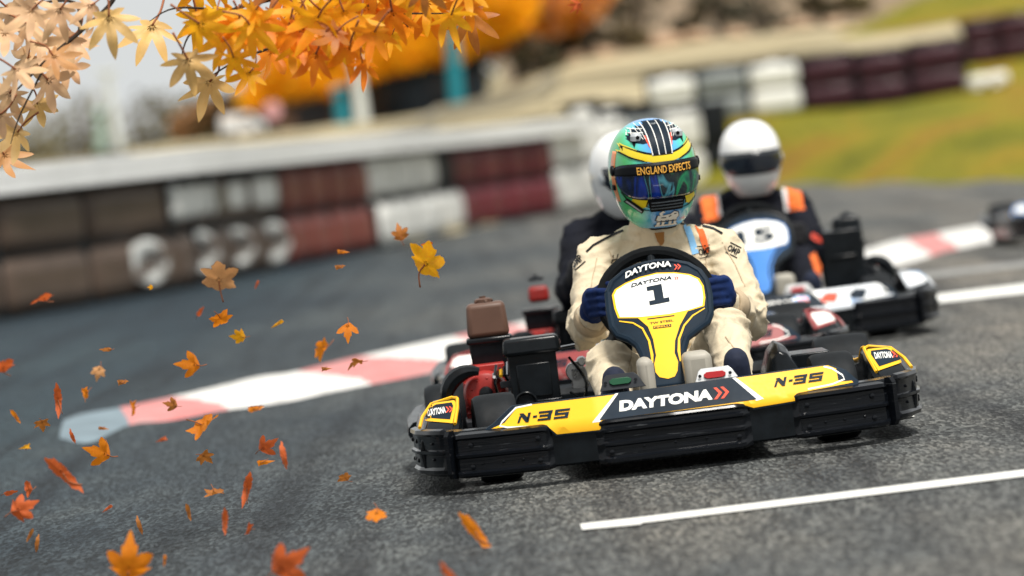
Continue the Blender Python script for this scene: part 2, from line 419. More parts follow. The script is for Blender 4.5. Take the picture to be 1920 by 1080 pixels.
    m = MB(); m.tube([(x, fnose(x, z)+.008, z) for x, z in rim], .011, 8, caps=False); m.build('shroud_rim', dark if main is YEL else BLKP, sh)
    drape('outline', [[(x+(x-.025)*.05+.000, z+(z-.47)*.06) for x, z in PLATE]], f3, YEL if main is YEL else BLUE_P if main is BLUE_P else dark, sh, off=.001, step=.02)
    drape('number_plate', [PLATE], f3, WHITE, sh, off=.002, step=.02)
    drape('sticker', [NOSEY], f3, main, sh, off=.0022, step=.02)
    for q_ in ([qmerge(stroke([(-.098, .413), (-.060, .404), (-.036, .386), (-.023, .350), (-.021, .312), (-.024, .285)], [.003, .004, .005, .006, .008, .004]))], [qmerge(stroke([(.150, .420), (.112, .404), (.083, .380), (.062, .345), (.056, .312), (.056, .285)], [.003, .004, .005, .006, .008, .004]))]): drape('outline', [q_] if isinstance(q_[0], tuple) else q_, f3, main, sh, off=.0024, step=.02)
    if detail > 1:
        slab_one(f3, dark, sh)
        lettering('shop_lettering', 'DAYTONA', (-.062, .529), (.074, .547), .016, f3, WHITE, sh, bold=.035, shear=.25, off=.013, arc=.0085)
        chevrons(f3, .082, .537, .015, CORAL, sh, off=.012)
        lettering('shop_lettering', 'DAYTONA', (-.050, .502), (.070, .511), .0105, f3, dark, sh, bold=.03, shear=.25, off=.004, arc=.002)
        chevrons(f3, .077, .508, .010, CORAL, sh, off=.004)
        drape('small_mark', [[(-.018, .4090), (.060, .4095), (.060, .4120), (-.018, .4115)]], f3, dark, sh, off=.004)
        lettering('small_lettering', 'TW STEEL', (-.013, .3945), (.055, .3955), .0055, f3, dark, sh, bold=.015, off=.004, step=0)
        drape('small_mark', [[(-.006, .3815), (.046, .3815), (.047, .3885), (-.005, .3885)]], f3, dark, sh, off=.004)
        lettering('small_lettering', 'PIRELLI', (-.003, .3830), (.043, .3830), .0042, f3, main, sh, bold=.02, off=.005, step=0)
    elif number:
        lettering('race_number', number, (-.055, .44), (.10, .445), .058, f3, dark, sh, bold=.04, off=.005)
    # steering wheel
    sw = MB(); ring = []
    cx, cy, cz = .026, -.33, .458; tilt = R_(28)
    for i in range(41):
        a = 2*math.pi*i/40; px = .158*math.cos(a)*(1-.05*abs(math.sin(a))**3); pz = .148*math.sin(a)
        if pz < -.12: pz = -.12
        ring.append((cx+px, cy+pz*math.sin(tilt), cz+pz*math.cos(tilt)))
    sw.tube(ring, .0195, 10, caps=False)
    W = sw.build('steering_wheel', RIMM, k)
    m = MB()
    for dx, dz in ((0, .14), (-.15, -.02), (.15, -.02)):
        m.tube([(cx, cy-.02, cz), (cx+dx, cy+dz*math.sin(tilt), cz+dz*math.cos(tilt))], [.022, .014], 8)
    m.box((cx, cy+.14*math.sin(tilt)-.002, cz+.118), (.06, .012, .05))
    m.tube([(cx, cy, cz), (cx, -.55, .30), (cx, -.75, .12)], .012, 8)
    m.build('spoke', BLKP, W, bevel=.002)
    # chassis
    m = MB(); y0 = -.95
    for s in (-1, 1):
        m.tube(smoothpath([(s*.22, -.98, .07), (s*.27, -.75, .07), (s*.30, -.3, .07), (s*.36, .2, .07), (s*.38, .62, .075)], 4), .015, 8)
        m.tube(smoothpath([(s*.715-.03*s, -.55, .12), (s*.60, -.5, .09), (s*.32, -.45, .07)], 3), .012, 6)
        m.tube(smoothpath([(s*.715-.03*s, .22, .12), (s*.60, .2, .09), (s*.36, .15, .07)], 3), .012, 6)
    m.tube([(-.30, -.62, .09), (.30, -.62, .09)], .014, 8); m.tube([(-.38, .62, .075), (.38, .62, .075)], .015, 8)
    m.tube([(-.66, .5, .125), (.66, .5, .125)], .02, 10)
    m.tube([(-.44, -.62, .12), (.44, -.62, .12)], .012, 8)
    fr = m.build('chassis', DKM, k)
    m = MB(); m.box((0, -.45, .052), (.58, 1.0, .006)); m.build('floor_tray', ALU, k)
    # rear bumper
    m = MB(); m.tube(smoothpath([(-.715, .28, .12), (-.715, .62, .14), (-.66, .76, .15), (-.4, .80, .15), (.4, .80, .15), (.66, .76, .15), (.715, .62, .14), (.715, .28, .12)], 5), .035, 10)
    m.build('rear_bumper', BLKP, k)
    # seat shell
    rows = []
    for i, (y, z, hw, lip) in enumerate([(-.28, .10, .13, .05), (-.15, .075, .16, .08), (.05, .065, .18, .14), (.20, .09, .185, .20), (.30, .20, .185, .20), (.36, .34, .17, .13), (.40, .46, .13, .04)]):
        r = []
        for q in range(-6, 7):
            t = q/6; bend = abs(t)**2.5
            r.append(Vector((.07+hw*1.1*t, y-lip*bend*(.5 if i > 3 else 0)-.0, z+(lip*bend if i <= 3 else lip*bend*.3))))
        rows.append(r)
    m = MB(); m.loft(rows, caps=False, closed_ring=False); so = m.build('seat', BLKP, k, fix=True)
    sm = so.modifiers.new('solid', 'SOLIDIFY'); sm.thickness = .006
    # wheels
    for s in (-1, 1):
        wheel(k, s*.485, -.62, .126, .125, steer=R_(3)); wheel(k, s*.605, .50, .124, .17)
    # side pods with raised front plate
    for s in (-1, 1):
        rows = []
        for y, zt, xi, wi in ((-.80, .172, .600, .0), (-.775, .192, .590, .0), (-.70, .226, .580, .0), (-.63, .252, .578, .004), (-.55, .254, .580, .01), (-.40, .215, .585, .01), (-.20, .20, .585, .01), (.10, .20, .585, .01), (.22, .185, .60, .01), (.26, .13, .62, .0)):
            xo = .700-max(0, zt-.18)*.35
            rows.append([Vector((s*xi, y, .075)), Vector((s*(xi), y, zt-.015)), Vector((s*(xi+.012), y, zt)), Vector((s*(xo-.02), y, zt-.004)), Vector((s*xo, y, zt-.022)), Vector((s*.706, y, .12)), Vector((s*.700, y, .075))])
        m = MB(); m.loft(rows); pod = m.build('side_pod', BLKP, k, bevel=.004)
        fp = caster(pod)
        F = fp
        xa, xb = (.612, .668)
        q = [(s*.606, .190), (s*.690, .205), (s*.676, .236), (s*.650, .246), (s*.594, .247), (s*.590, .235)]
        drape('sticker', [q], F, podm, pod, off=.002, step=.008)
        cxp = sum(a for a, _ in q)/6; czp = sum(b for _, b in q)/6
        qi = [(cxp+(a-cxp)*.80, czp+(b-czp)*.74) for a, b in q]
        drape('sticker', [qi], F, NAVY if main is YEL else WHITE, pod, off=.003, step=.008)
        if main is YEL:
            xs = sorted(a for a, _ in qi)
            lettering('shop_lettering', 'DAYTONA', (xs[0]+.008, .213+(.006 if s > 0 else .0)), (xs[-1]-.022, .216), .017, F, WHITE, pod, bold=.03, off=.004, step=.008)
            chevrons(F, xs[-1]-.022, .2165, .015, CORAL, pod, off=.004)
        # trim line along the pod's top
        m = MB(); m.tube([(s*.588, -.60, .254), (s*.588, -.52, .248), (s*.588, -.40, .214), (s*.588, -.2, .200), (s*.588, .1, .200)], .0045, 6); m.build('trim_line', podm, pod)
        m = MB(); m.tube([(s*.60, -.785, .189), (s*.588, -.70, .229), (s*.585, -.64, .252), (s*.60, -.62, .256), (s*.662, -.62, .244), (s*.690, -.70, .215), (s*.70, -.785, .190)], .005, 6); m.build('trim_line', podm, pod)
    # pedals
    for x, zc, mm, lens, up in ((-.126, .262, DKM if main is YEL else ALU, GREENL, 0), (.138, .248, ALU, REDL, 0)):
        p = empty('pedal', (x, -.925, 0), 0, k)
        o1 = [(-.060, zc-.026), (-.045, zc+.010), (-.036, zc+.017), (.040, zc+.017), (.050, zc+.008), (.070, zc-.026)]
        fy = lambda xx, zz: (zz-.25)*.35
        drape('pedal_plate', [o1], fy, mm, p, off=0, thick=.006, step=0, bevel=.0015)
        m = MB(); pts = []
        ls = [(-.022, -.012), (.022, -.012), (.030, -.007), (.031, .000), (.022, .006), (-.022, .006), (-.031, 0), (-.030, -.007)]
        drape('lens', [[(a, zc+b) for a, b in ls]], fy, lens, p, off=.006, thick=.006, step=0, bevel=.001)
        m = MB()
        for a in (-.042, .043): m.lathe([(.005, -.006), (.004, -.008)], (a, fy(0, zc-.004), zc-.003), 'Y', 8)
        m.tube([(0, .01, zc-.02), (0, .03, .16), (0, .02, .07)], .008, 8)
        m.build('bracket', DKM, p)
    # tank between the pedals
    m = MB(); m.box((-.048, -.80, .19), (.045, .16, .24)); m.box((.098, -.80, .19), (.080, .16, .24)); m.build('floor_tank', BEIGE, k, bevel=.02, seg=3)
    # engine
    e = engine_side
    E = empty('engine', (.15 if main is RED_P else 0, 0, -.035 if main is RED_P else 0), 0, k)
    X = lambda x: e*x
    m = MB(); m.box((X(.50), .22, .225), (.13, .16, .16)); 
    for q in range(6): m.box((X(.50), .137, .165+q*.018), (.125, .018, .007))
    m.lathe([(.066, 0), (.068, -.015), (.060, -.035), (.04, -.045), (.02, -.047)], (X(.50), .13, .222), 'Y', 28)
    for q in range(9):
        a = 2*math.pi*q/9; m.box((X(.50)+.044*math.cos(a), .090, .222+.044*math.sin(a)), (.009, .010, .009))
    m.build('engine_block', RED if main is YEL or main is RED_P else DKM, E, bevel=.004)
    m = MB(); m.lathe([(.022, 0), (.020, -.012), (.012, -.016)], (X(.50), .085, .222), 'Y', 14); m.build('starter_hub', BLKP, E)
    for q in range(5):
        m = MB(); m.tube([(X(.425+.011*q), .10, .29-.004*q), (X(.425+.011*q), .06, .305-.012*q), (X(.430+.010*q), .03, .27)], [.007, .006, .005], 8); m.build('cable_end', (STEEL, BLKP, YEL, BLKP, STEEL)[q] if main is YEL else DKM, E)
    m = MB(); m.box((X(.415), .02, .20), (.02, .03, .10)); m.box((X(.43), .0, .245), (.05, .012, .02)); m.build('bracket', DKM, E, bevel=.002)
    # air box / fuel tank
    m = MB(); m.box((X(.470), .30, .435), (.130, .13, .105) if main is not RED_P else (.08, .08, .06), taper=.90); m.build('tank_lid', BROWN if main is YEL else RED if main is RED_P else BLKP, E, bevel=.016, seg=4)
    m = MB(); m.box((X(.470), .30, .374), (.140, .14, .018)); m.box((X(.472), .30, .325), (.112, .115, .09), taper=1.12); m.tube([(X(.472), .3, .28), (X(.48), .28, .20)], .02, 10); m.build('tank_body', BLKP, E, bevel=.006)
    m = MB(); m.lathe([(.026, 0), (.026, .012), (.018, .016), (.010, .017), (.010, .022)], (X(.475), .30, .485), 'Z', 16)
    for q in range(5):
        a = q*1.256; m.tube([(X(.475)+.022*math.cos(a), .30+.022*math.sin(a), .490), (X(.475)+.030*math.cos(a), .30+.03*math.sin(a), .493)], .005, 6)
    m.build('tank_cap', BROWN if main is YEL else DKM, E)
    m = MB(); m.box((X(.350), .02, .352), (.175, .15, .052), taper=.94); m.build('cover_lid', BLKP, E, bevel=.012, seg=3)
    m = MB(); m.box((X(.352), .03, .24), (.145, .13, .185)); m.box((X(.352), -.038, .25), (.10, .01, .10)); m.box((X(.33), -.04, .165), (.11, .02, .05)); m.lathe([(.035, 0), (.035, -.012), (.028, -.012), (.028, -.004)], (X(.385), -.045, .185), 'Y', 24)
    m.build('cover_box', BLKP, E, bevel=.008)
    m = MB()
    for q in range(12):
        a = R_(200-q*14) if e < 0 else R_(-20+q*14)
        r0, r1 = .055, .098
    arc = [(X(.540)+.080*math.cos(R_(a))*(-e), .07, .215+.080*math.sin(R_(a))) for a in range(70, 200, 12)]
    m.tube(arc, [.012+.014*math.sin(i/(len(arc)-1)*math.pi) for i in range(len(arc))], 8); m.build('chain_guard', BLKP, E)
    m = MB(); m.lathe([(.03, 0), (.03, .05), (.018, .055), (.018, .08)], (X(.225), .06, .255), 'Y', 16); m.box((X(.215), .08, .235), (.05, .04, .06)); m.lathe([(.016, 0), (.012, -.03)], (X(.205), .05, .285), 'Y', 10)
    m.tube([(X(.26), .10, .33), (X(.20), .08, .335), (X(.165), .05, .33)], .006, 6); m.tube([(X(.172), -.05, .12), (X(.172), .05, .325)], .008, 8)
    m.build('carburettor', STEEL, E, bevel=.002)
    m = MB()
    for a, b, c_ in (((.46, .1, .30), (.47, .04, .25), (.455, .08, .17)), ((.45, .12, .29), (.42, .02, .22), (.44, .05, .15)), ((.24, .05, .30), (.20, -.02, .22), (.23, .02, .12)), ((.40, .0, .15), (.33, -.09, .13), (.28, -.06, .11)), ((.25, -.02, .2), (.21, -.06, .16), (.24, -.1, .10))):
        m.tube(smoothpath([(X(p[0]), p[1], p[2]) for p in (a, b, c_)], 5), .0045, 6)
    m.build('hose', BLKP, E)
    m = MB(); m.box((X(.44), .1, .14), (.26, .30, .02)); m.build('engine_mount', DKM, E, bevel=.003)
    if main is BLUE_P:
        m = MB(); m.box((X(.41), -.02, .315), (.175, .14, .25)); m.box((X(.41), -.095, .33), (.12, .01, .012)); m.build('radiator_box', BLKP, E, bevel=.01)
        m = MB(); m.tube([(X(.298), -.1, .12), (X(.298), -.06, .33)], .014, 10); m.build('white_post', WHITE, E)
    # fuel tank / cover on the other side
    m = MB(); m.loft([[Vector((-X(.30)+0*1, y, z)) if 0 else Vector((-e*(.30+.155*tt), -.25+dy, .095+hh*math.sin(math.pi*min(1, max(.0, tt))**.8))) for tt in (0, .12, .25, .4, .55, .7, .85, 1)] for dy, hh in ((-.10, .10), (-.08, .165), (-.03, .185), (.15, .19), (.22, .17), (.25, .1))], caps=True)
    m.box((-e*.455, -.17, .19), (.115, .24, .105)); m.build('fuel_tank', BLKP, k, bevel=.008, seg=3)
    # tie rods
    m = MB(); m.tube([(-.42, -.58, .12), (-.03, -.62, .11)], .007, 6); m.tube([(.42, -.58, .12), (.08, -.62, .11)], .007, 6)
    m.build('tie_rod', STEEL, k)
    return k
# ------------------------------------------------------------------ people
def capsule(mb, p0, p1, r0, r1, n=14, fl=(1, 1)):
    p0 = Vector(p0); p1 = Vector(p1); d = p1-p0; L = d.length; t = d/L
    up = Vector((0, 0, 1)) if abs(t.z) < .9 else Vector((1, 0, 0)); a = t.cross(up).normalized(); b = a.cross(t)
    rings = []
    for s, r, off in [(0, .05*r0, -r0*.98), (0, .5*r0, -r0*.86), (0, .85*r0, -r0*.52), (0, r0, 0), (.5, (r0+r1)/2, 0), (1, r1, 0), (1, r1*.85, r1*.52), (1, r1*.5, r1*.86), (1, r1*.05, r1*.98)]:
        c = p0+t*(L*s+off); rings.append([c+(a*math.cos(q)*fl[0]+b*math.sin(q)*fl[1])*r for q in (2*math.pi*i/n for i in range(n))])
    mb.loft(rings)
def ellipsoid(mb, c, r, n=18, m=12, rot=None):
    rings = []
    for i in range(m+1):
        th = math.pi*i/m; rr = max(.02, math.sin(th)); rings.append([])
        for k in range(n):
            a = 2*math.pi*k/n; v = Vector((r[0]*rr*math.cos(a), r[1]*rr*math.sin(a), -r[2]*math.cos(th)))
            if rot: v = rot @ v
            rings[-1].append(v+Vector(c))
    mb.loft(rings)
def blob(name, mb, mats, parent, voxel=.007, smooth=8, wrinkle=None, matfn=None):
    """several overlapping closed shapes -> ONE continuous smooth skin"""
    o = mb.build('tmp', [], None, smooth=False)
    r = o.modifiers.new('r', 'REMESH'); r.mode = 'VOXEL'; r.voxel_size = voxel
    s = o.modifiers.new('s', 'SMOOTH'); s.iterations = smooth; s.factor = .6
    dg = bpy.context.evaluated_depsgraph_get(); dg.update()
    me = bpy.data.meshes.new_from_object(o.evaluated_get(dg)); me.name = name
    bpy.data.objects.remove(o)
    if wrinkle:
        nr = [v.normal.copy() for v in me.vertices]
        for v, n in zip(me.vertices, nr): v.co += n*wrinkle(v.co, n)
    me.materials.clear()
    for m in (mats if isinstance(mats, list) else [mats]): me.materials.append(m)
    for p in me.polygons:
        p.use_smooth = True; p.material_index = matfn(p.center, p.normal) if matfn else 0
    o = bpy.data.objects.new(name, me); COL.objects.link(o); o.parent = parent
    return o
def ridged(p, sc, seed=0):
    return 1-abs(noise.noise(Vector((p.x*sc[0]+seed, p.y*sc[1]+seed*.7, p.z*sc[2]))))*2
def suit_wrinkle(joints, amp=.004):
    def f(p, n):
        w = .45
        for j, rad, a in joints:
            d = (p-Vector(j)).length
            if d < rad: w = max(w, (1-d/rad)*a+.45)
        q = noise.noise_vector(p*6)*.05
        pp = p+q
        r = ridged(pp, (7, 7, 19), 3.1)*.55+max(0, ridged(pp, (17, 14, 26), 9.7))**2*.55
        return amp*w*(r-.45)*1.8
    return f
SUIT = mat('cream_suit_fabric', (.61, .52, .37), .85, col2=(.40, .33, .23), vscale=9, split=.66, soft=.07, bump=.9, bscale=26, spec=.12, sheen=.1, dist=.007)
BSUIT = mat('black_suit_fabric', (.006, .007, .012), .8, var=.4, vscale=5, bump=.8, bscale=24, spec=.15, dist=.006)
OSUIT = mat('orange_suit_fabric', (.80, .16, .03), .8, var=.1, bump=.2, bscale=160)
WSUIT = mat('white_suit_fabric', (.65, .65, .65), .8, var=.05)
GLV = mat('blue_glove_suede', (.003, .016, .080), .8, var=.4, vscale=9, bump=.4, bscale=120, spec=.2)
BGLV = mat('black_glove', (.012, .012, .014), .8)
SHOE = mat('navy_shoe_suede', (.010, .015, .035), .8, var=.3, vscale=20, bump=.3)
BLKT = mat('black_print', (.006, .007, .009), .45, spec=.12)
SKYB = mat('pale_blue_stripe_fabric', (.20, .42, .66), .8)
ORST = mat('orange_stripe_fabric', (.75, .13, .03), .8)
CUFF = mat('knitted_cuff', (.46, .36, .24), .9, bump=.8, bscale=40, stretch=(6, 6, 1))
NECKS = mat('tan_neck_strap', (.33, .15, .04), .7)
def hand(name, parent, wrist, palm_c, ring_c, ring_r, side, m):
    """gloved hand closed round the steering rim; side -1 picture-left, +1 picture-right"""
    mb = MB(); wv = Vector(wrist); pc = Vector(palm_c)
    capsule(mb, wv+(wv-pc)*.15, wv.lerp(pc, .5), .045, .038)
    ellipsoid(mb, pc, (.030, .047, .048), rot=None)
    rim = Vector(ring_c)
    # rim runs roughly vertically here; fingers wrap over its front (-y) side, towards the centre
    L = [.030, .034, .032, .026]
    for i in range(4):
        z = pc.z+.033-.0215*i; ln = L[i]; r = .0118-(.0012 if i == 3 else 0)
        k = [(pc.x+side*.006, pc.y-.030, z), (rim.x+side*.012, rim.y-.034, z+.002), (rim.x-side*.012, rim.y-.036, z-.001), (rim.x-side*(.026), rim.y-.018, z-.004), (rim.x-side*.024, rim.y+.002, z-.006)]
        for a, b in zip(k, k[1:]): capsule(mb, a, b, r, r*.96, 8)
    # thumb leaves the side of the palm and closes over the rim from the other side
    k = [(pc.x-side*.005, pc.y+.012, pc.z+.030), (rim.x-side*.004, rim.y+.028, pc.z+.046), (rim.x-side*.020, rim.y+.010, pc.z+.052)]
    for a, b, r in zip(k, k[1:], (.0145, .0125)): capsule(mb, a, b, r, r*.9, 8)
    wr = lambda p, n: .0012*(ridged(p, (40, 40, 40))-.4)
    return blob(name, mb, m, parent, voxel=.0035, smooth=6, wrinkle=wr)
def shoe(parent, heel, toe, m):
    mb = MB(); h = Vector(heel); t = Vector(toe)
    capsule(mb, h, h.lerp(t, .5), .040, .042, fl=(.95, 1)); capsule(mb, h.lerp(t, .45), t, .047, .041, fl=(1.15, .9))
    capsule(mb, h+Vector((0, .02, .02)), h+Vector((0, .07, .09)), .042, .045)
    return blob('shoe', mb, m, parent, voxel=.005, smooth=5)

def helmet_surface(d):                     # direction -> radius point; front is -y
    x, y, z = d
    rx, ryf, ryb, rzt, rzb = .130, .158, .158, .160, .185
    p = 2.25
    ry = ryf if y < 0 else ryb; rz = rzt if z > 0 else rzb
    if z < 0: rx *= (1-.10*(-z)**1.5); ry *= (1+(.05 if y < 0 else -.10)*(-z))
    k = (abs(x/rx)**p+abs(y/ry)**p+abs(z/rz)**p)**(-1/p)
    return Vector((x*k, y*k, z*k))
def make_helmet(parent, loc, yaw, pitch, rollz, design):
    H = empty('helmet', loc, 0, parent); H.rotation_euler = (pitch, rollz, yaw)
    fancy = design == 'fancy'
    mb = MB(); n, m = (120, 80); rings = []
    zb = -.160
    for i in range(m+1):
        el = math.pi/2-.001-(math.pi/2+R_(68))*i/m
        r = []
        for k in range(n):
            a = 2*math.pi*k/n; d = Vector((math.cos(el)*math.cos(a), math.cos(el)*math.sin(a), math.sin(el)))
            p = helmet_surface(d)
            if p.z < zb: p.z = zb-.0*(p.z-zb); 
            r.append(p)
        rings.append(r)
    r = rings[-1]; rings.append([Vector((p.x*.8, p.y*.8, zb+.03)) for p in r])
    mb.loft(rings)
    sh = mb.build('shell', HELM if fancy else HELW, H, ang=60)
    f = caster(sh)
    def dr(name, polys, m_, off, step=.008, **kw): return drape(name, polys, f, m_, sh, off=off, step=step, **kw)
    # rim trim
    t = MB(); ring = [Vector((p.x*1.01, p.y*1.01, zb-.002)) for p in rings[-2]]; t.tube(ring+[ring[0]], .007, 8, caps=False); t.build('rim_trim', BLKT, sh)
    # visor: an offset patch of the shell following its curvature
    def patch(name, az0, az1, top, bot, off, m_, n=60, mm=14, thick=.003):
        rr = []
        for j in range(mm+1):
            row = []
            for i in range(n+1):
                a = az0+(az1-az0)*i/n; u = i/n*2-1
                z = top(u)+(bot(u)-top(u))*j/mm
                # find direction giving height z
                el = 0
                for _ in range(14):
                    p = helmet_surface((math.cos(el)*math.sin(a), -math.cos(el)*math.cos(a), math.sin(el))); el += (z-p.z)/.16
                p = p+Vector((p.x, p.y, 0)).normalized()*off
                row.append(p)
            rr.append(row)
        q = MB(); q.loft(rr, caps=False, closed_ring=False); o = q.build(name, m_, H, fix=True)
        s_ = o.modifiers.new('s', 'SOLIDIFY'); s_.thickness = thick; s_.offset = -1
        return o
    vt = lambda u: .042-.004*u*u-.012*abs(u)**4; vb = lambda u: -.063+.010*u*u+.058*abs(u)**5
    if not fancy: vt = lambda u: .032-.004*u*u; vb = lambda u: -.060+.002*u*u+.04*abs(u)**5
    vis = patch('visor', R_(-70), R_(70), vt, vb, .004, VISOR if fancy else VISD)
    seal = patch('visor_seal', R_(-72), R_(72), lambda u: vt(u)+.004, lambda u: vb(u)-.004, .0015, BLKT)
    if fancy:
        st = patch('sun_strip', R_(-69), R_(69), vt, lambda u: .010-.004*u*u, .0052, BLKT, mm=5)
        vsf = caster(st)
        lettering('visor_lettering', 'ENGLAND EXPECTS', (-.080, .0125), (.082, .0125), .0225, vsf, GOLD, st, bold=.012, off=.0025, step=.008)
        for s_ in (-1, 1):
            patch('paint_flash', R_(s_*70), R_(s_*86), lambda u: .078, lambda u: -.075, .0012, HORA, n=12, mm=20, thick=.0005)
        # yellow brow band with black edging
        def band(zc, w, m_, off, x0=-.124, x1=.124, name='paint_band'):
            pts = [(x0+(x1-x0)*i/24, zc(x0+(x1-x0)*i/24)) for i in range(25)]
            return dr(name, [qmerge(stroke(pts, w))], m_, off)
        zc = lambda x: .054+3.0*x*x
        band(zc, .022, HYEL, .0010); band(lambda x: zc(x)+.013, .0055, BLKT, .0016); 
        for s in (-1, 1):
            dr('paint_line', [qmerge(stroke([(s*.126, .094), (s*.112, .078), (s*.09, .062), (s*.060, .052), (s*.048, .047)], [.002, .005, .005, .004, .002]))], BLKT, .002)
            dr('paint_line', [qmerge(stroke([(s*.118, .116), (s*.100, .098), (s*.07, .083)], [.002, .004, .001]))], HYEL, .002)
            # cheek flashes
            dr('paint_flash', [[(s*.122, .036), (s*.116, -.03), (s*.088, -.066), (s*.070, -.073), (s*.072, -.062), (s*.10, -.035), (s*.108, .02)]], HORA, .001)
            dr('paint_flash', [[(s*.092, -.055), (s*.072, -.062), (s*.052, -.062), (s*.058, -.086), (s*.072, -.090), (s*.098, -.072)]], HYEL, .0013)
            dr('paint_line', [qmerge(stroke([(s*.118, -.040), (s*.098, -.076), (s*.070, -.094), (s*.040, -.100)], [.002, .004, .004, .001]))], BLKT, .002)
            dr('paint_line', [qmerge(stroke([(s*.053, -.058), (s*.060, -.084), (s*.045, -.092)], [.003, .004, .001]))], BLKT, .002)
            dr('paint_flash', [[(s*.06, .118), (s*.075, .09), (s*.08, .118)]], BLKT, .0013)
            dr('paint_flash', [[(s*.098, .10), (s*.103, .082), (s*.108, .09)]], BLKT, .0013)
            # top scoops
            t = MB(); t.add([], []); c = None
            y = f(s*.062, .116) or -.08
            c = Vector((s*.062, y+.006, .120))
            t.lathe([(.019, -.010), (.018, .004), (.012, .011), (.005, .012)], c, 'Z', 18)
            t.build('vent_scoop', HGREY, sh)
            t = MB(); t.lathe([(.006, 0), (.005, -.004)], c+Vector((0, -.0165, .0)), 'Y', 12); t.build('vent_hole', BLKT, sh)
        # central stripe
        dr('paint_stripe', [[(-.031, .064), (.031, .064), (.036, .157), (-.036, .157)]], NAVY, .0014)
        dr('paint_stripe', [[(-.092, .122), (-.080, .106), (-.05, .100), (-.025, .104), (.025, .104), (.05, .100), (.080, .106), (.092, .122), (.075, .145), (.05, .158), (-.05, .158), (-.075, .145)]] , NAVY, .0011)
        for s in (-1, 1):
            dr('paint_line', [qmerge(stroke([(s*.010, .066), (s*.012, .157)], .0024))], WHITE, .002)
            dr('paint_line', [qmerge(stroke([(s*.0295, .066), (s*.035, .157)], .003))], WHITE, .002)
            dr('paint_line', [qmerge(stroke([(s*.034, .09), (s*.040, .122)], [.002, .006]))], CORAL, .002)
            for a, b in (((.040, .112), (.048, .152)), ((.046, .112), (.060, .148)), ((.074, .118), (.062, .150)), ((.082, .124), (.070, .145)), ((.040, .130), (.084, .130)), ((.038, .140), (.07, .140))):
                dr('paint_line', [qmerge(stroke([(s*a[0], a[1]), (s*b[0], b[1])], .0016))], WHITE, .0022)
        t = MB(); yy = f(0, .148) or -.04
        t.lathe([(.0085, 0), (.0085, .004), (.0045, .004), (.0045, .001)], (0, yy+.01, .149), 'Z', 16); t.build('badge_screw', HGREY, sh)
        # chin vent and crest
        dr('chin_vent', [[(-.056, -.066), (.056, -.066), (.048, -.102), (-.048, -.102)]], BLKT, .003, thick=.004)
        for zz in (-.074, -.083, -.092): dr('vent_slat', [qmerge(stroke([(-.046, zz), (.046, zz)], .003))], HGREY2, .006, thick=.002)
        C = [[(-.032, -.150), (.032, -.150), (.032, -.146), (-.032, -.146)]]
        C += [[(-.029, -.146), (-.021, -.146), (-.019, -.128), (-.028, -.126)], [(-.015, -.146), (-.008, -.146), (-.006, -.130), (-.015, -.129)], [(.006, -.146), (.014, -.146), (.015, -.130), (.006, -.128)], [(.021, -.146), (.029, -.146), (.030, -.127), (.021, -.129)]]
        C += [[(-.032, -.130), (.026, -.132), (.035, -.122), (.032, -.110), (.020, -.106), (.010, -.113), (-.012, -.116), (-.028, -.115)], [(-.021, -.117), (-.025, -.108), (-.014, -.102), (-.006, -.106), (-.015, -.109), (-.013, -.115)]]
        C2 = [[(cx_+(x-cx_)*1.10, cz_+(z-cz_)*1.14) for x, z in q] for q in C for cx_, cz_ in ((sum(a_ for a_, _ in q)/len(q), sum(b_ for _, b_ in q)/len(q)),)]
        dr('crest_edge', C2, BLKT, .0030, step=.01)
        dr('crest', C, WHITE, .0038, step=.01)
        for q in ([(-.018, -.122), (-.004, -.123)], [(.004, -.121), (.012, -.117)], [(.020, -.114), (.027, -.113)], [(.0, -.139), (.0, -.134)], [(-.030, -.134), (.030, -.135)]):
            dr('crest_line', [qmerge(stroke(q, .0028))], BLKT, .0045)
        dr('side_label_mark', [qmerge(stroke([(-.106, -.067), (-.071, -.100)], .004))], HGREY, .0045)
        dr('side_label', [[(-.112, -.070), (-.104, -.058), (-.064, -.094), (-.070, -.107)]], BLKT, .003)
        for s in (-1, 1):
            t = MB(); t.lathe([(.016, 0), (.016, .006), (.010, .009)], (s*.128, -.032, .02), 'X', 16) if s > 0 else t.lathe([(.010, -.009), (.016, -.006), (.016, 0)], (s*.128, -.032, .02), 'X', 16)
            t.build('visor_pivot', BLKT, sh, bevel=.001); t = MB(); t.box((s*.131, -.03, -.03), (.008, .02, .016)); t.build('visor_tab', BLKT, sh, bevel=.001)
    else:
        for s_ in (-1, 1):
            t = MB(); pr_ = [(.020, 0), (.020, .006), (.012, .009)]; t.lathe(pr_ if s_ > 0 else [(r_, -h_) for r_, h_ in pr_][::-1], (s_*.126, -.035, -.01), 'X', 18); t.build('visor_pivot', HGREY, sh)
            dr('top_vent', [[(s_*.030, .118), (s_*.052, .114), (s_*.048, .122), (s_*.034, .126)]], BLKT, .003)
        dr('maker_mark', [[(-.024, .086), (.026, .086), (.024, .091), (-.022, .091)]], HGREY, .0015)
        dr('chin_vent', [qmerge(stroke([(-.03, -.055), (.03, -.055)], .004))], HGREY, .002)
    return H
HELW = mat('white_helmet_gloss', (.82, .82, .80), .18, var=.02, coat=.6)
VISD = mat('dark_visor', (.008, .012, .02), .06, var=.2, spec=.7, coat=.5)
GOLD = mat('gold_print', (.90, .46, .08), .5); HYEL = mat('yellow_helmet_paint', (.80, .62, .02), .2, var=.05, coat=.6)
HORA = mat('orange_helmet_paint', (.80, .22, .04), .2, col2=(.85, .50, .25), split=.6, coat=.6); HGREY = mat('silver_grey_print', (.42, .45, .47), .35); HGREY2 = mat('dark_grey_slat', (.10, .12, .14), .4)
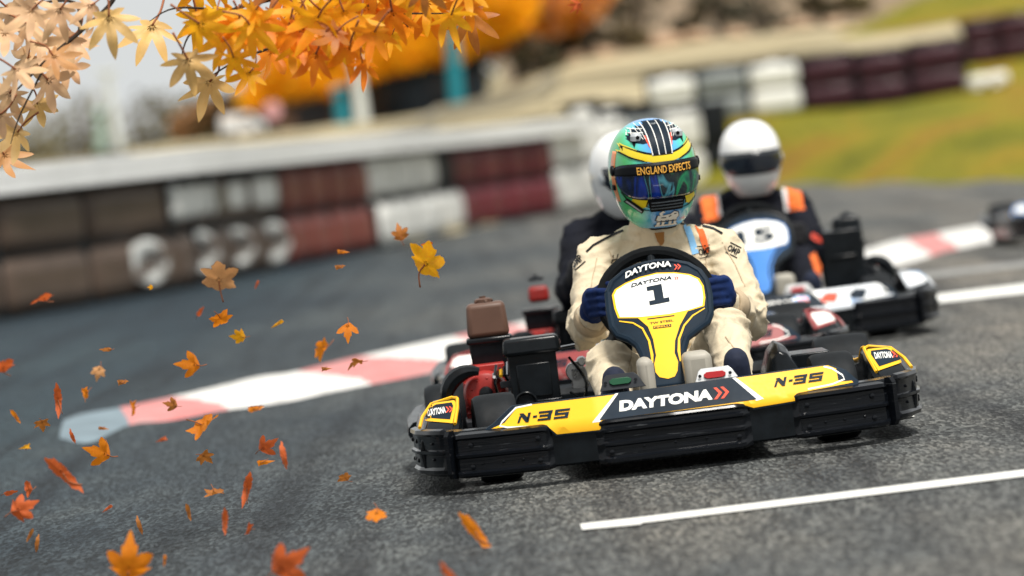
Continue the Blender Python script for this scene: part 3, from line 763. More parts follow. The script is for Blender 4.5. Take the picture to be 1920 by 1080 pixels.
def special(name, build, rough=.15, coat=.6, metal=0):
    m = bpy.data.materials.new(name); m.use_nodes = True; t = m.node_tree; b = t.nodes['Principled BSDF']
    b.inputs['Roughness'].default_value = rough; b.inputs['Coat Weight'].default_value = coat; b.inputs['Specular IOR Level'].default_value = .5 if coat else .12; b.inputs['Metallic'].default_value = metal
    build(t, b); return m
def _helm(t, b):                           # blue at the centre line, green towards the sides, as the paint job is
    N = t.nodes; L = t.links; tc = N.new('ShaderNodeTexCoord'); sx = N.new('ShaderNodeSeparateXYZ'); L.new(tc.outputs['Object'], sx.inputs[0])
    ab = N.new('ShaderNodeMath'); ab.operation = 'ABSOLUTE'; L.new(sx.outputs[0], ab.inputs[0])
    n = N.new('ShaderNodeTexNoise'); n.inputs['Scale'].default_value = 9; L.new(tc.outputs['Object'], n.inputs[0])
    ad = N.new('ShaderNodeMath'); ad.operation = 'MULTIPLY_ADD'; L.new(n.outputs[0], ad.inputs[0]); ad.inputs[1].default_value = .05; L.new(ab.outputs[0], ad.inputs[2])
    r = N.new('ShaderNodeValToRGB'); e = r.color_ramp.elements; L.new(ad.outputs[0], r.inputs[0])
    e[0].position = .06; e[0].color = (.10, .36, .80, 1); e[1].position = .106; e[1].color = (.08, .62, .38, 1)
    x = e.new(.13); x.color = (.05, .45, .10, 1); x = e.new(.148); x.color = (.10, .45, .30, 1)
    L.new(r.outputs[0], b.inputs['Base Color'])
HELM = special('blue_green_helmet_paint', _helm)
def _vis(t, b):                            # iridescent coating, reflections painted in: blue one side, green the other, dark between
    N = t.nodes; L = t.links; tc = N.new('ShaderNodeTexCoord'); mp = N.new('ShaderNodeMapping'); L.new(tc.outputs['Object'], mp.inputs[0]); mp.inputs['Scale'].default_value = (1, 1, .35)
    n = N.new('ShaderNodeTexNoise'); n.inputs['Scale'].default_value = 17; n.inputs['Detail'].default_value = 1.5; n.inputs['Distortion'].default_value = 1.2; L.new(mp.outputs[0], n.inputs[0])
    sx = N.new('ShaderNodeSeparateXYZ'); L.new(tc.outputs['Object'], sx.inputs[0])
    ad = N.new('ShaderNodeMath'); ad.operation = 'MULTIPLY_ADD'; L.new(sx.outputs[0], ad.inputs[0]); ad.inputs[1].default_value = 2.2; L.new(n.outputs[0], ad.inputs[2])
    r = N.new('ShaderNodeValToRGB'); e = r.color_ramp.elements; L.new(ad.outputs[0], r.inputs[0])
    e[0].position = .22; e[0].color = (.004, .008, .03, 1); e[1].position = .86; e[1].color = (.006, .012, .03, 1)
    for p, c in ((.34, (.006, .03, .26)), (.43, (.003, .012, .07)), (.47, (.06, .24, .30)), (.50, (.004, .012, .02)), (.60, (.004, .02, .02)), (.66, (.01, .22, .09)), (.76, (.006, .09, .06))):
        x = e.new(p); x.color = (*c, 1)
    L.new(r.outputs[0], b.inputs['Base Color']); b.inputs['Specular IOR Level'].default_value = .9
VISOR = special('iridescent_visor', _vis, .06, .5, .0)

def make_driver(label, loc, rz, kind):
    P = empty('person', loc, rz); tag(P, label, 'person', 'kart drivers in helmets')
    fancy = kind == 'cream'
    mb = MB()
    hip = [Vector((-.02, .20, .155)), Vector((.16, .20, .155))]
    knee = [Vector((-.135, -.43, .285)), Vector((.215, -.40, .345))]
    ank = [Vector((-.140, -.80, .155)), Vector((.205, -.80, .165))]
    shd = [Vector((-.115, .17, .580)), Vector((.255, .17, .565))]
    elb = [Vector((-.180, -.02, .375)), Vector((.310, -.03, .350))]
    wri = [Vector((-.158, -.23, .430)), Vector((.225, -.23, .420))]
    ellipsoid(mb, (.07, .22, .17), (.175, .15, .12))
    capsule(mb, (.07, .235, .22), (.07, .19, .46), .135, .150, fl=(1.05, .85))
    ellipsoid(mb, (.07, .17, .50), (.185, .120, .135))
    capsule(mb, (-.02, .17, .60), (.16, .17, .595), .066, .066); 
    capsule(mb, (.07, .165, .58), (.075, .12, .69), .100, .080)
    ellipsoid(mb, (.075, .10, .78), (.075, .09, .105))
    for i in (0, 1):
        s = (-1, 1)[i]
        capsule(mb, (.07+s*.07, .17, .590), shd[i], .062, .066)
        capsule(mb, shd[i], elb[i], .068, .056); capsule(mb, elb[i], elb[i].lerp(wri[i], .85), .056, .047)
        capsule(mb, hip[i], knee[i], .095, .068, fl=(1, 1)); capsule(mb, knee[i], knee[i].lerp(ank[i], .95), .066, .046)
    wr = suit_wrinkle([(elb[0], .17, 1.3), (elb[1], .17, 1.3), (shd[0], .14, .7), (shd[1], .14, .7), (knee[0], .15, .9), (knee[1], .16, .9), ((.07, .1, .4), .2, .8), ((.07, .12, .63), .1, .5)], .0102)
    if fancy: body = blob('body', mb, SUIT, P, .0065, 7, wr)
    else:
        def mf(c, n):
            for s in (-1, 1):
                d = (c.x-.07)*s
                if c.z > .545 and .150 < d < .215 and kind == 'orange': return 1
                if c.z > .545 and .135 < d <= .150 and kind == 'orange': return 2
            return 0
        body = blob('body', mb, [BSUIT, OSUIT, WSUIT], P, .009, 6, wr, mf)
    gm = GLV if fancy else BGLV
    rimx = (-.128, .182)
    for i in (0, 1):
        s = (-1, 1)[i]
        hand('glove', P, wri[i]+Vector((0, .03, 0)), (wri[i].x+s*.004, -.285, .462 if i == 0 else .452), (rimx[i]+.0, -.325, .46), .016, s, gm)
        shoe(P, ank[i]+Vector((0, -.035, -.035)), ank[i]+Vector((0, -.075, .105)), SHOE)
        if fancy:
            m = MB(); a = elb[i].lerp(wri[i], .62); b = elb[i].lerp(wri[i], .90); m.tube([a, a.lerp(b, .3), a.lerp(b, .7), b], [.053, .055, .052, .046], 20, caps=False); c = m.build('cuff', CUFF, P)
            c.modifiers.new('s', 'SOLIDIFY').thickness = .004
    if fancy:
        f = caster(body)
        def st(name, pts, w_, m_, off=.0025): return drape(name, [qmerge(stroke(pts, w_))], f, m_, body, off=off, step=.012)
        st('stripe', [(.158, .652), (.166, .62), (.172, .585), (.174, .560)], .021, SKYB); st('stripe', [(.194, .648), (.202, .62), (.208, .585), (.210, .560)], .019, ORST)
        st('piping', [(-.030, .655), (-.050, .650), (-.075, .641), (-.10, .632), (-.125, .622), (-.148, .605)], .006, BLKT)
        st('piping', [(.120, .662), (.15, .655), (.18, .648), (.21, .640), (.24, .628), (.265, .610)], .006, BLKT)
        st('seam', [(.072, .640), (.071, .60), (.070, .55)], .003, CUFF)
        for s_ in (-1, 1):
            st('seam', [(.07+s_*.150, .60), (.07+s_*.135, .54), (.07+s_*.130, .47), (.07+s_*.14, .42)], .0035, CUFF)
            st('seam', [(.07+s_*.19, .585), (.07+s_*.215, .52), (.07+s_*.235, .45)], .003, CUFF)
            st('seam', [(.07+s_*.13, .33), (.07+s_*.17, .25), (.07+s_*.19, .18)], .003, CUFF)
        st('seam', [(-.02, .560), (.05, .556), (.12, .560)], .003, CUFF)
        drape('neck_strap', [[(.060, .640), (.086, .640), (.084, .612), (.075, .600), (.066, .612)]], f, NECKS, body, off=.006, step=.01)
        for nm, a, b, h in (('patch_lettering', (-.192, .560), (-.158, .583), .022), ('patch_lettering', (.185, .552), (.222, .554), .022), ('patch_lettering', (.268, .560), (.300, .538), .020)):
            lettering(nm, 'OMP', a, b, h, f, BLKT, body, bold=.03, off=.003, step=.01)
            d = Vector((b[0]-a[0], b[1]-a[1])); u = Vector((-d.y, d.x)).normalized()
            A = Vector(a); B = Vector(b)
            st('patch_line', [tuple(A-u*.006), tuple(B-u*.006)], .003, BLKT); st('patch_line', [tuple(A+u*(h+.006)), tuple(B+u*(h+.006))], .003, BLKT)
        lettering('name_lettering', 'Ho', (-.083, .560), (-.040, .561), .026, f, BLKT, body, bold=.005, shear=.5, off=.003, step=.01)
        lettering('patch_lettering', 'SAUBER', (.100, .335), (.130, .340), .008, f, BLKT, body, bold=.01, off=.003, step=.01) if 0 else None
        make_helmet(P, (.078, .10, .822), R_(11), R_(7), R_(0), 'fancy')
    else:
        if kind == 'orange':
            f = caster(body)
            drape('knee_patch', [[(.235, .36), (.262, .372), (.275, .33), (.268, .27), (.25, .255), (.24, .30)]], f, OSUIT, body, off=.004, step=.02)
            drape('arm_patch', [[(.27, .43), (.30, .44), (.335, .41), (.33, .395), (.29, .41)]], f, CORAL, body, off=.004, step=.02)
        make_helmet(P, (.085, .10, .79), R_(-2 if kind == 'orange' else 25), R_(4), 0, 'plain')
    return P
# ------------------------------------------------------------------ racing group
kart1 = make_kart('yellow and navy kart number 1 leading the group', (.385, 14.4, 0), R_(.6), YEL, NAVY, '1')
driver1 = make_driver('driver in cream race suit and blue green helmet gripping the wheel', (.385, 14.4, 0), R_(.6), 'cream')
kart2 = make_kart('white and blue kart number 15 behind to the right', (.99, 20.4, 0), R_(1), BLUE_P, NAVY, '15', 1, 1, nosem=WHT_P, podm=WHT_P)
driver2 = make_driver('driver in black suit with orange shoulder patches and white helmet', (.99, 20.4, 0), R_(1), 'orange')
kart3 = make_kart('red and white kart half hidden behind the yellow kart', (.42, 17.6, 0), R_(1), RED_P, NAVY, '', 1, -1, nosem=RED_P, podm=RED_P)
driver3 = make_driver('driver in plain black suit and white helmet hidden behind the leading driver', (.39, 17.6, 0), R_(1), 'plain')
driver3.location.z = .015
kart4 = make_kart('blue kart cut off by the right edge of the picture', (3.74, 29.9, 0), R_(1), BLUE_P, NAVY, '', 1, 1, nosem=BLUE_P, podm=BLUE_P)
# ------------------------------------------------------------------ ground
def lerpt(T, v):
    if v <= T[0][0]: return T[0][1]
    for (a, b), (c, d) in zip(T, T[1:]):
        if v <= c:
            t = (v-a)/(c-a); return b+(d-b)*t
    return T[-1][1]
EDGE = [(-14, 40), (-6, 44), (-3.6, 48), (-2.6, 55), (-1.6, 59), (-.3, 69), (.9, 73), (3.0, 80), (4.0, 78), (4.9, 64), (5.6, 53), (7, 42), (12, 30), (30, 18)]
def edge_y(x): return lerpt(EDGE, x)
def sstep(t): t = max(0, min(1, t)); return t*t*(3-2*t)
def terrain(x, y):
    e = edge_y(x)
    zr = lerpt([(0, 0), (e, 0), (max(e+3, 85), 1.05), (100, 2.15), (112, 3.05), (130, 4.3), (160, 6.2), (240, 8)], y) if y > e else 0
    zl = lerpt([(0, 0), (e, 0), (max(e+3, 84), 1.45), (100, 1.95), (112, 2.1), (140, 2.0), (200, 1.5)], y) if y > e else 0
    t = sstep((x+1.5)/4.0)
    z = zl*(1-t)+zr*t
    if y > e+1.5: z += .10*noise.noise(Vector((x*.5, y*.35, 0)))*min(1, (y-e)/12)
    return z
def grid_sheet(name, xs, ys, zf, m, keep=None, matfn=None):
    V = []; F = []; MI = []; nx = len(xs)
    for y in ys:
        for x in xs: V.append((x, y, zf(x, y)))
    for j in range(len(ys)-1):
        for i in range(nx-1):
            cx = (xs[i]+xs[i+1])/2; cy = (ys[j]+ys[j+1])/2
            if keep and not keep(cx, cy): continue
            F.append((j*nx+i, j*nx+i+1, (j+1)*nx+i+1, (j+1)*nx+i)); MI.append(matfn(cx, cy) if matfn else 0)
    b = MB(); b.v = V; b.f = F; b.m = MI
    return b.build(name, m, None, fix=False, ang=180)
def _grass(t, b):
    N = t.nodes; L = t.links; tc = N.new('ShaderNodeTexCoord')
    n = N.new('ShaderNodeTexNoise'); n.inputs['Scale'].default_value = .55; n.inputs['Detail'].default_value = 7; n.inputs['Roughness'].default_value = .65
    mp = N.new('ShaderNodeMapping'); mp.inputs['Scale'].default_value = (1, .35, 1); L.new(tc.outputs['Object'], mp.inputs[0]); L.new(mp.outputs[0], n.inputs[0])
    r = N.new('ShaderNodeValToRGB'); L.new(n.outputs[0], r.inputs[0]); e = r.color_ramp.elements
    e[0].position = .36; e[0].color = (.12, .12, .008, 1); e[1].position = .66; e[1].color = (.23, .13, .018, 1)
    x = e.new(.50); x.color = (.19, .17, .012, 1); x = e.new(.58); x.color = (.25, .17, .014, 1)
    n2 = N.new('ShaderNodeTexNoise'); n2.inputs['Scale'].default_value = 9; n2.inputs['Detail'].default_value = 6; L.new(tc.outputs['Object'], n2.inputs[0])
    m = N.new('ShaderNodeMix'); m.data_type = 'RGBA'; m.blend_type = 'MULTIPLY'; m.inputs[0].default_value = 1
    r2 = N.new('ShaderNodeValToRGB'); r2.color_ramp.elements[0].position = .3; r2.color_ramp.elements[0].color = (.45, .5, .4, 1); r2.color_ramp.elements[1].position = .6; L.new(n2.outputs[0], r2.inputs[0])
    L.new(r.outputs[0], m.inputs[6]); L.new(r2.outputs[0], m.inputs[7]); L.new(m.outputs[2], b.inputs['Base Color'])
GRASS = special('rough_autumn_grass', _grass, .95, 0)
def _dirt(t, b):
    N = t.nodes; L = t.links; tc = N.new('ShaderNodeTexCoord'); mp = N.new('ShaderNodeMapping'); mp.inputs['Scale'].default_value = (.05, .32, .3); L.new(tc.outputs['Object'], mp.inputs[0])
    n = N.new('ShaderNodeTexNoise'); n.inputs['Scale'].default_value = 1.6; n.inputs['Detail'].default_value = 5; L.new(mp.outputs[0], n.inputs[0])
    r = N.new('ShaderNodeValToRGB'); L.new(n.outputs[0], r.inputs[0]); e = r.color_ramp.elements
    e[0].position = .38; e[0].color = (.10, .085, .05, 1); e[1].position = .58; e[1].color = (.42, .36, .23, 1); x = e.new(.46); x.color = (.29, .245, .15, 1)
    L.new(r.outputs[0], b.inputs['Base Color'])
DIRT = special('pale_dirt_and_dry_grass', _dirt, .95, 0)
ROCK = mat('sandstone_scree', (.07, .055, .035), .9, col2=(.36, .25, .15), vscale=1.6, split=.52, soft=.10, bump=.6, bscale=3)
xs = [-60, -40, -28, -20]+[-16+i*.5 for i in range(73)]+[24, 32, 44, 60]
ys = [-20, 0, 20]+[30+i*1.0 for i in range(100)]+[135, 142, 150, 165, 180, 210, 260, 330]
def tm(x, y):
    if (y < 86 and x > 1.5) or (y < 93.5 and x > 7.6): return 0
    if x > 8.6+.25*(y-110) and y > 107+.6*noise.noise(Vector((x, y, 0))): return 0
    if y > 111+.8*noise.noise(Vector((x*.7, 0, 0))) and x > .5: return 2
    return 1
tag(grid_sheet('ground', xs, ys, lambda x, y: terrain(x, y)-.004, [GRASS, DIRT, ROCK], None, tm), kind='structure')
m = MB(); m.add([(-900, 325, 1.4), (900, 325, 7.9), (900, 1500, 8), (-900, 1500, 1.4)], [(0, 1, 2, 3)]); tag(m.build('far_land', GRASS), kind='structure')
m = MB(); m.add([(-900, -300, -.012), (900, -300, -.012), (900, 330, -.012), (-900, 330, -.012)], [(0, 1, 2, 3)]); tag(m.build('outer_land', DIRT), kind='structure')
def _asph(t, b):
    N = t.nodes; L = t.links; tc = N.new('ShaderNodeTexCoord')
    def nz(s, d=5, rgh=.6, stretch=None):
        n = N.new('ShaderNodeTexNoise'); n.inputs['Scale'].default_value = s; n.inputs['Detail'].default_value = d; n.inputs['Roughness'].default_value = rgh
        if stretch:
            mp = N.new('ShaderNodeMapping'); mp.inputs['Scale'].default_value = stretch; L.new(tc.outputs['Object'], mp.inputs[0]); L.new(mp.outputs[0], n.inputs[0])
        else: L.new(tc.outputs['Object'], n.inputs[0])
        return n
    big = nz(.35, 4, .6, (1.6, .35, 1)); mid = nz(3.0, 5, .65, (1.2, .35, 1)); 
    v = N.new('ShaderNodeTexVoronoi'); v.inputs['Scale'].default_value = 115; vm = N.new('ShaderNodeMapping'); vm.inputs['Scale'].default_value = (1, .17, 1); L.new(tc.outputs['Object'], vm.inputs[0]); L.new(vm.outputs[0], v.inputs['Vector'])
    r = N.new('ShaderNodeValToRGB'); e = r.color_ramp.elements; L.new(big.outputs[0], r.inputs[0])
    e[0].position = .36; e[0].color = (.029, .034, .038, 1); e[1].position = .62; e[1].color = (.074, .072, .067, 1); x = e.new(.5); x.color = (.050, .053, .054, 1)
    # rubbered, darker racing line follows the track
    sx = N.new('ShaderNodeSeparateXYZ'); L.new(tc.outputs['Object'], sx.inputs[0])
    def mul(a, bcol, fac=1.0):
        m = N.new('ShaderNodeMix'); m.data_type = 'RGBA'; m.blend_type = 'MULTIPLY'; m.inputs[0].default_value = fac; L.new(a, m.inputs[6]); L.new(bcol, m.inputs[7]); return m.outputs[2]
    r2 = N.new('ShaderNodeValToRGB'); L.new(mid.outputs[0], r2.inputs[0]); r2.color_ramp.elements[0].position = .33; r2.color_ramp.elements[0].color = (.76, .77, .79, 1); r2.color_ramp.elements[1].position = .66; r2.color_ramp.elements[1].color = (1.15, 1.13, 1.10, 1)
    r3 = N.new('ShaderNodeValToRGB'); L.new(v.outputs['Color'], r3.inputs[0]); el = r3.color_ramp.elements; el[0].position = .25; el[0].color = (.42, .42, .42, 1); el[1].position = .88; el[1].color = (2.0, 1.96, 1.88, 1); x = el.new(.55); x.color = (.95, .95, .95, 1)
    c = mul(r.outputs[0], r2.outputs[0]); c = mul(c, r3.outputs[0])
    sk = nz(1.0, 3, .5, (5.5, .10, 1)); rk = N.new('ShaderNodeValToRGB'); L.new(sk.outputs[0], rk.inputs[0]); rk.color_ramp.elements[0].position = .34; rk.color_ramp.elements[0].color = (.50, .50, .52, 1); rk.color_ramp.elements[1].position = .48; rk.color_ramp.elements[1].color = (1, 1, 1, 1)
    c = mul(c, rk.outputs[0])
    cr = N.new('ShaderNodeTexVoronoi'); cr.feature = 'DISTANCE_TO_EDGE'; cr.inputs['Scale'].default_value = .55; wn = nz(2.2, 5, .7); wa = N.new('ShaderNodeMix'); wa.data_type = 'RGBA'; wa.inputs[0].default_value = .35; L.new(tc.outputs['Object'], wa.inputs[6]); L.new(wn.outputs[1], wa.inputs[7]); L.new(wa.outputs[2], cr.inputs['Vector'])
    rc = N.new('ShaderNodeValToRGB'); L.new(cr.outputs['Distance'], rc.inputs[0]); rc.color_ramp.elements[0].position = .002; rc.color_ramp.elements[0].color = (.55, .55, .55, 1); rc.color_ramp.elements[1].position = .008; rc.color_ramp.elements[1].color = (1, 1, 1, 1)
    c = mul(c, rc.outputs[0])
    # colour change across the width: painted vignette and cool tint left, brighter browner right
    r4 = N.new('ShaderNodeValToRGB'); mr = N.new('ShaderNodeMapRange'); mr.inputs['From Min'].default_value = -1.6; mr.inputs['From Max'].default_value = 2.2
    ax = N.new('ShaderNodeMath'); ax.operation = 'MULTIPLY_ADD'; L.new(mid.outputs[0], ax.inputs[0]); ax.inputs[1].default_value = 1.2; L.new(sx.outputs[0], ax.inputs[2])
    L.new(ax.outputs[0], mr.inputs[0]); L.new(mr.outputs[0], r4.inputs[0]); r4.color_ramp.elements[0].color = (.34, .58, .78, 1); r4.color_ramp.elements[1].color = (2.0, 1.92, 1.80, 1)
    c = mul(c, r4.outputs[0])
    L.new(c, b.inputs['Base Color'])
    gn = nz(160, 3, .7); ad = N.new('ShaderNodeMath'); ad.operation = 'ADD'; L.new(v.outputs['Distance'], ad.inputs[0]); L.new(gn.outputs[0], ad.inputs[1])
    bp = N.new('ShaderNodeBump'); bp.inputs['Strength'].default_value = .9; bp.inputs['Distance'].default_value = .006; L.new(ad.outputs[0], bp.inputs['Height']); L.new(bp.outputs[0], b.inputs['Normal'])
    mr2 = N.new('ShaderNodeMapRange'); mr2.inputs['To Min'].default_value = .55; mr2.inputs['To Max'].default_value = .9; L.new(mid.outputs[0], mr2.inputs[0]); L.new(mr2.outputs[0], b.inputs['Roughness'])
    b.inputs['Specular IOR Level'].default_value = .2
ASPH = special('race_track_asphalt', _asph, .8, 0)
# one asphalt sheet whose far border follows the foot of the barriers and the grass bank
E2 = [x for x, _ in EDGE]; xr = sorted(set([-60, -30]+[-14+i*.5 for i in range(90)]+[60]))
V = [(x, -20, 0) for x in xr]+[(x, edge_y(x)-.1, 0) for x in xr]; n = len(xr)
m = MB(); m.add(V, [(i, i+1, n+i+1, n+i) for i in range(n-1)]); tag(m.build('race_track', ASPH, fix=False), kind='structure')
# painted white lines
LINEP = mat('worn_white_line_paint', (.72, .72, .68), .6, col2=(.40, .40, .38), vscale=22, split=.66, soft=.06, bump=.3, bscale=160)
def gp(px, py):
    a = at(px, py, 1.0); k = CAMH/(CAMH-a.z); return at(px, py, k)
def ground_poly(name, pts, m_, z=.004, px=True):
    P = [gp(*p) if px else Vector(p) for p in pts]
    b = MB(); b.add([(p.x, p.y, z) for p in P], [tuple(range(len(P)))]); o = b.build(name, m_, fix=False)
    return tag(o, kind='structure')
ground_poly('track_line', [(1088, 985), (1205, 972), (2100, 861), (2100, 874), (1206, 983), (1200, 986), (1092, 996)], LINEP)
ground_poly('track_line', [(1690, 780), (1712, 778), (1715, 783), (1692, 787)], LINEP)
ground_poly('track_line', [(1755, 554), (1920, 534), (2100, 512), (2100, 528), (1920, 551), (1757, 569)], LINEP)
ground_poly('track_line', [(1725, 514), (2100, 470), (2100, 480), (1727, 524)], mat('faded_line_paint', (.22, .22, .21), .7, var=.3))
# kerb: raised, painted in red and white lengths
KW = mat('kerb_white_paint', (.66, .65, .62), .6, col2=(.34, .34, .33), vscale=6, split=.60, soft=.09, bump=.3); KR = mat('kerb_red_paint', (.55, .17, .16), .6, col2=(.40, .27, .26), vscale=6, split=.56, soft=.12, bump=.3)
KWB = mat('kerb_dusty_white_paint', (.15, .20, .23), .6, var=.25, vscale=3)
kfar = [(121, 790), (154, 777), (224, 766), (294, 752), (388, 731), (482, 708), (548, 699), (646, 675), (763, 649), (866, 627), (1000, 600), (1150, 570), (1300, 538), (1450, 507), (1611, 472), (1664, 456), (1733, 442), (1844, 422), (1990, 395)]
knear = [(112, 822), (170, 829), (243, 797), (318, 789), (412, 771), (529, 755), (623, 735), (716, 717), (810, 699), (900, 682), (1030, 648), (1170, 612), (1310, 580), (1455, 550), (1617, 513), (1706, 492), (1775, 471), (1858, 455), (2000, 430)]
far = smoothpath([gp(*p) for p in kfar], 14); near = smoothpath([gp(*p) for p in knear], 14)
kb = MB(); rings = []; NK = 16
for a, b in zip(far, near):
    d = a-b; rings.append([tuple(b+d*(q/NK)+Vector((0, 0, .014*min(1, q/NK*8, (1-q/NK)*10)**.7))) for q in range(NK+1)])
nr = len(rings); kv = [p for r in rings for p in r]; kf = []; km = []
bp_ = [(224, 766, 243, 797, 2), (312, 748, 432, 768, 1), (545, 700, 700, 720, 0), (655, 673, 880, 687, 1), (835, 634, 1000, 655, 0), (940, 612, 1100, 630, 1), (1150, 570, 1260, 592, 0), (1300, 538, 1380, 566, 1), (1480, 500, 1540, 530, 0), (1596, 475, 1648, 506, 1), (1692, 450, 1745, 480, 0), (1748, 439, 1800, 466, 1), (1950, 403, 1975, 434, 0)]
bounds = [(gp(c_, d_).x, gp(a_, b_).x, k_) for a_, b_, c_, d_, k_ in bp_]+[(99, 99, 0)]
for i in range(nr-1):
    for j in range(NK):
        mid_ = sum(rings[a_][b_][0] for a_ in (i, i+1) for b_ in (j, j+1))/4; t_ = (j+.5)/NK
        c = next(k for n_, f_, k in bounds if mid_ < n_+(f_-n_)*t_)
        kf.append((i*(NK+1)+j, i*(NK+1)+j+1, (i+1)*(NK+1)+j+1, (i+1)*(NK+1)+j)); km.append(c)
kb.v = kv; kb.f = kf; kb.m = km
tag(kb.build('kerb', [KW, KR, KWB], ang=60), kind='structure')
# ------------------------------------------------------------------ barriers
def painted(name, c, v=.25): return mat(name, c, .6, var=v, vscale=3, bump=.3, bscale=12, coat=.1)
MAROON = painted('maroon_painted_rubber', (.115, .012, .020)); DMAROON = painted('dark_maroon_rubber', (.034, .005, .012)); OFFW = mat('off_white_painted_rubber', (.74, .74, .70), .6, col2=(.22, .23, .22), vscale=2.2, split=.62, soft=.08, bump=.3, bscale=12)
TAN = painted('brown_painted_rubber', (.085, .058, .042)); BRED = painted('brick_red_painted_rubber', (.18, .045, .034)); GREYR = painted('grey_weathered_rubber', (.20, .22, .22))
PATHD = [(-140, 43), (0, 44), (330, 48), (535, 54), (715, 58), (870, 67), (1055, 71), (1200, 77), (1360, 81)]
def wall_pt(px): 
    D = lerpt(PATHD, px); p = at(px, 400, D); return Vector((p.x, D, 0))
def tyre_mesh(r, w, m_, name='tyre'):
    a = w/2; b = MB(); b.lathe([(r*.55, -a*.8), (r*.8, -a), (r*.95, -a*.9), (r, -a*.5), (r, a*.5), (r*.95, a*.9), (r*.8, a), (r*.55, a*.8), (r*.6, 0)], axis='Y', n=28, closed=True)
    return b
def barrier(label, group, A, B, z0, rows, m_, depth=.55, cells=2, zbase=None):
    A = Vector(A); B = Vector(B); c = (A+B)/2; d = B-A; L = d.length-.02; ang = math.atan2(d.y, d.x)
    zb = terrain(c.x, c.y) if zbase is None else zbase
    root = empty('tyre_barrier', (c.x, c.y, zb), ang); tag(root, label, 'barrier', group)
    h = z0/rows
    for r in range(rows):
        for k in range(cells):
            b = MB(); w_ = L/cells; b.box((-L/2+w_*(k+.5), depth/2, h*(r+.5)), (w_*.99, depth, h*.995)); o = b.build('tyre_bundle', m_, root, bevel=min(.16, h*.3), seg=5)
    b = MB(); b.box((0, depth/2+.02, z0*.49), (L+.03, depth*.8, z0*.96)); b.build('tyre_core', RUB, root)
    for k in range(cells*2):                # tyres showing on top
        b = MB(); b.lathe([(.14, 0), (.20, .03), (.23, .02), (.25, -.03), (.25, -.1), (.15, -.1)], (-L/2+L/(cells*2)*(k+.5), depth/2, z0+.06), 'Z', 18, closed=True); b.build('tyre', RUB, root)
    return root
G1 = 'painted tyre barrier sections round the bend'
seq = [(-140, 0, TAN, 'brown tyre barrier section at the far left end of the wall'), (0, 165, TAN, 'brown tyre barrier section below the white rail at the left edge'),
       (165, 330, TAN, 'brown tyre barrier section just left of the white tyres'),
       (535, 625, BRED, 'brick red tyre barrier section right of the white tyres'), (625, 705, BRED, 'brick red tyre barrier section touching the first white blocks'),
       (862, 960, MAROON, 'maroon tyre barrier section right of the white blocks'), (960, 1055, MAROON, 'maroon tyre barrier section left of the drivers'),
       (1055, 1115, OFFW, 'off white barrier section right after the maroon ones'), (1115, 1200, OFFW, 'off white barrier section behind the leading helmet'),
       (1200, 1275, GREYR, 'grey weathered barrier section between the two front helmets'), (1275, 1340, OFFW, 'off white barrier section left of the helmet of the second driver'), (1340, 1392, RUB, 'black tyre barrier section ending the wall behind the second driver')]
for a, b, m_, lab in seq:
    barrier(lab, G1, wall_pt(a), wall_pt(b), 1.12 if a < 1050 else 1.32, 2, m_, zbase=0, cells=1 if m_ is TAN else 2)
for i, (a, b) in enumerate(((1062, 1112), (1112, 1163), (1163, 1214))):
    A = Vector((at(a, 180, 83).x, 83, 0)); B = Vector((at(b, 180, 83).x, 83, 0)); barrier(['off white raised barrier block left of the leading helmet, first of three', 'off white raised barrier block left of the leading helmet, middle one', 'off white raised barrier block just above the leading helmet'][i], G1, A, B, .75, 1, OFFW, cells=1)
barrier('added black upper block painting the dark gap between the off white and maroon sections', G1, wall_pt(836), wall_pt(866), .55, 1, RUB, cells=1, zbase=.56)  # black block added to paint the dark of a gap
barrier('off white upper block of the barrier between brick red and maroon', G1, wall_pt(700), wall_pt(838), .52, 1, OFFW, zbase=.60)
barrier('off white lower block of the barrier, nearest the track', G1, wall_pt(712)+Vector((.05, -.25, 0)), wall_pt(868)+Vector((.05, -.25, 0)), .56, 1, OFFW, zbase=0)
# brown wall with white painted tyres seen face on
barrier('long brown barrier section behind the white tyres', G1, wall_pt(330), wall_pt(535), 1.12, 2, TAN, cells=3, zbase=0)
for a, b, lab in ((332, 418, 'off white upper block left of two others on the brown wall'), (432, 474, 'narrow off white upper block in the middle on the brown wall'), (482, 532, 'off white upper block touching the brick red barrier')):
    barrier(lab, G1, wall_pt(a)+Vector((0, -.3, 0)), wall_pt(b)+Vector((0, -.3, 0)), .40, 1, OFFW, depth=.3, cells=1, zbase=.66)
WT = mat('flaking_white_tyre_paint', (.62, .64, .62), .6, col2=(.09, .065, .05), vscale=4.5, split=.50, soft=.07)
for i, (px, py, r) in enumerate([(275, 492, .25), (372, 472, .24), (442, 464, .23), (508, 454, .25)]):
    D = lerpt(PATHD, px)-.32; p = at(px, py, D); p.z = max(p.z, r)
    t = empty('painted_tyre', p, R_(25)); b = tyre_mesh(r*.9, .18, WT); o = b.build('tyre', WT, t); c = MB(); c.lathe([(.02, -.03), (r*.56, -.03), (r*.56, .03), (.02, .03)], (0, 0, 0), 'Y', 20); c.build('hub', WT, t); c = MB(); c.lathe([(.01, -.05), (r*.2, -.05), (r*.2, .01), (.01, .01)], (0, 0, 0), 'Y', 14); c.build('centre_hole', TAN, t)
    tag(t, ['white tyre lowest and furthest left on the wall', 'second white tyre from the left, under the upper blocks', 'third white tyre from the left on the wall', 'white tyre nearest the brick red barrier'][i], 'tyre', 'white painted tyres against the brown barrier')
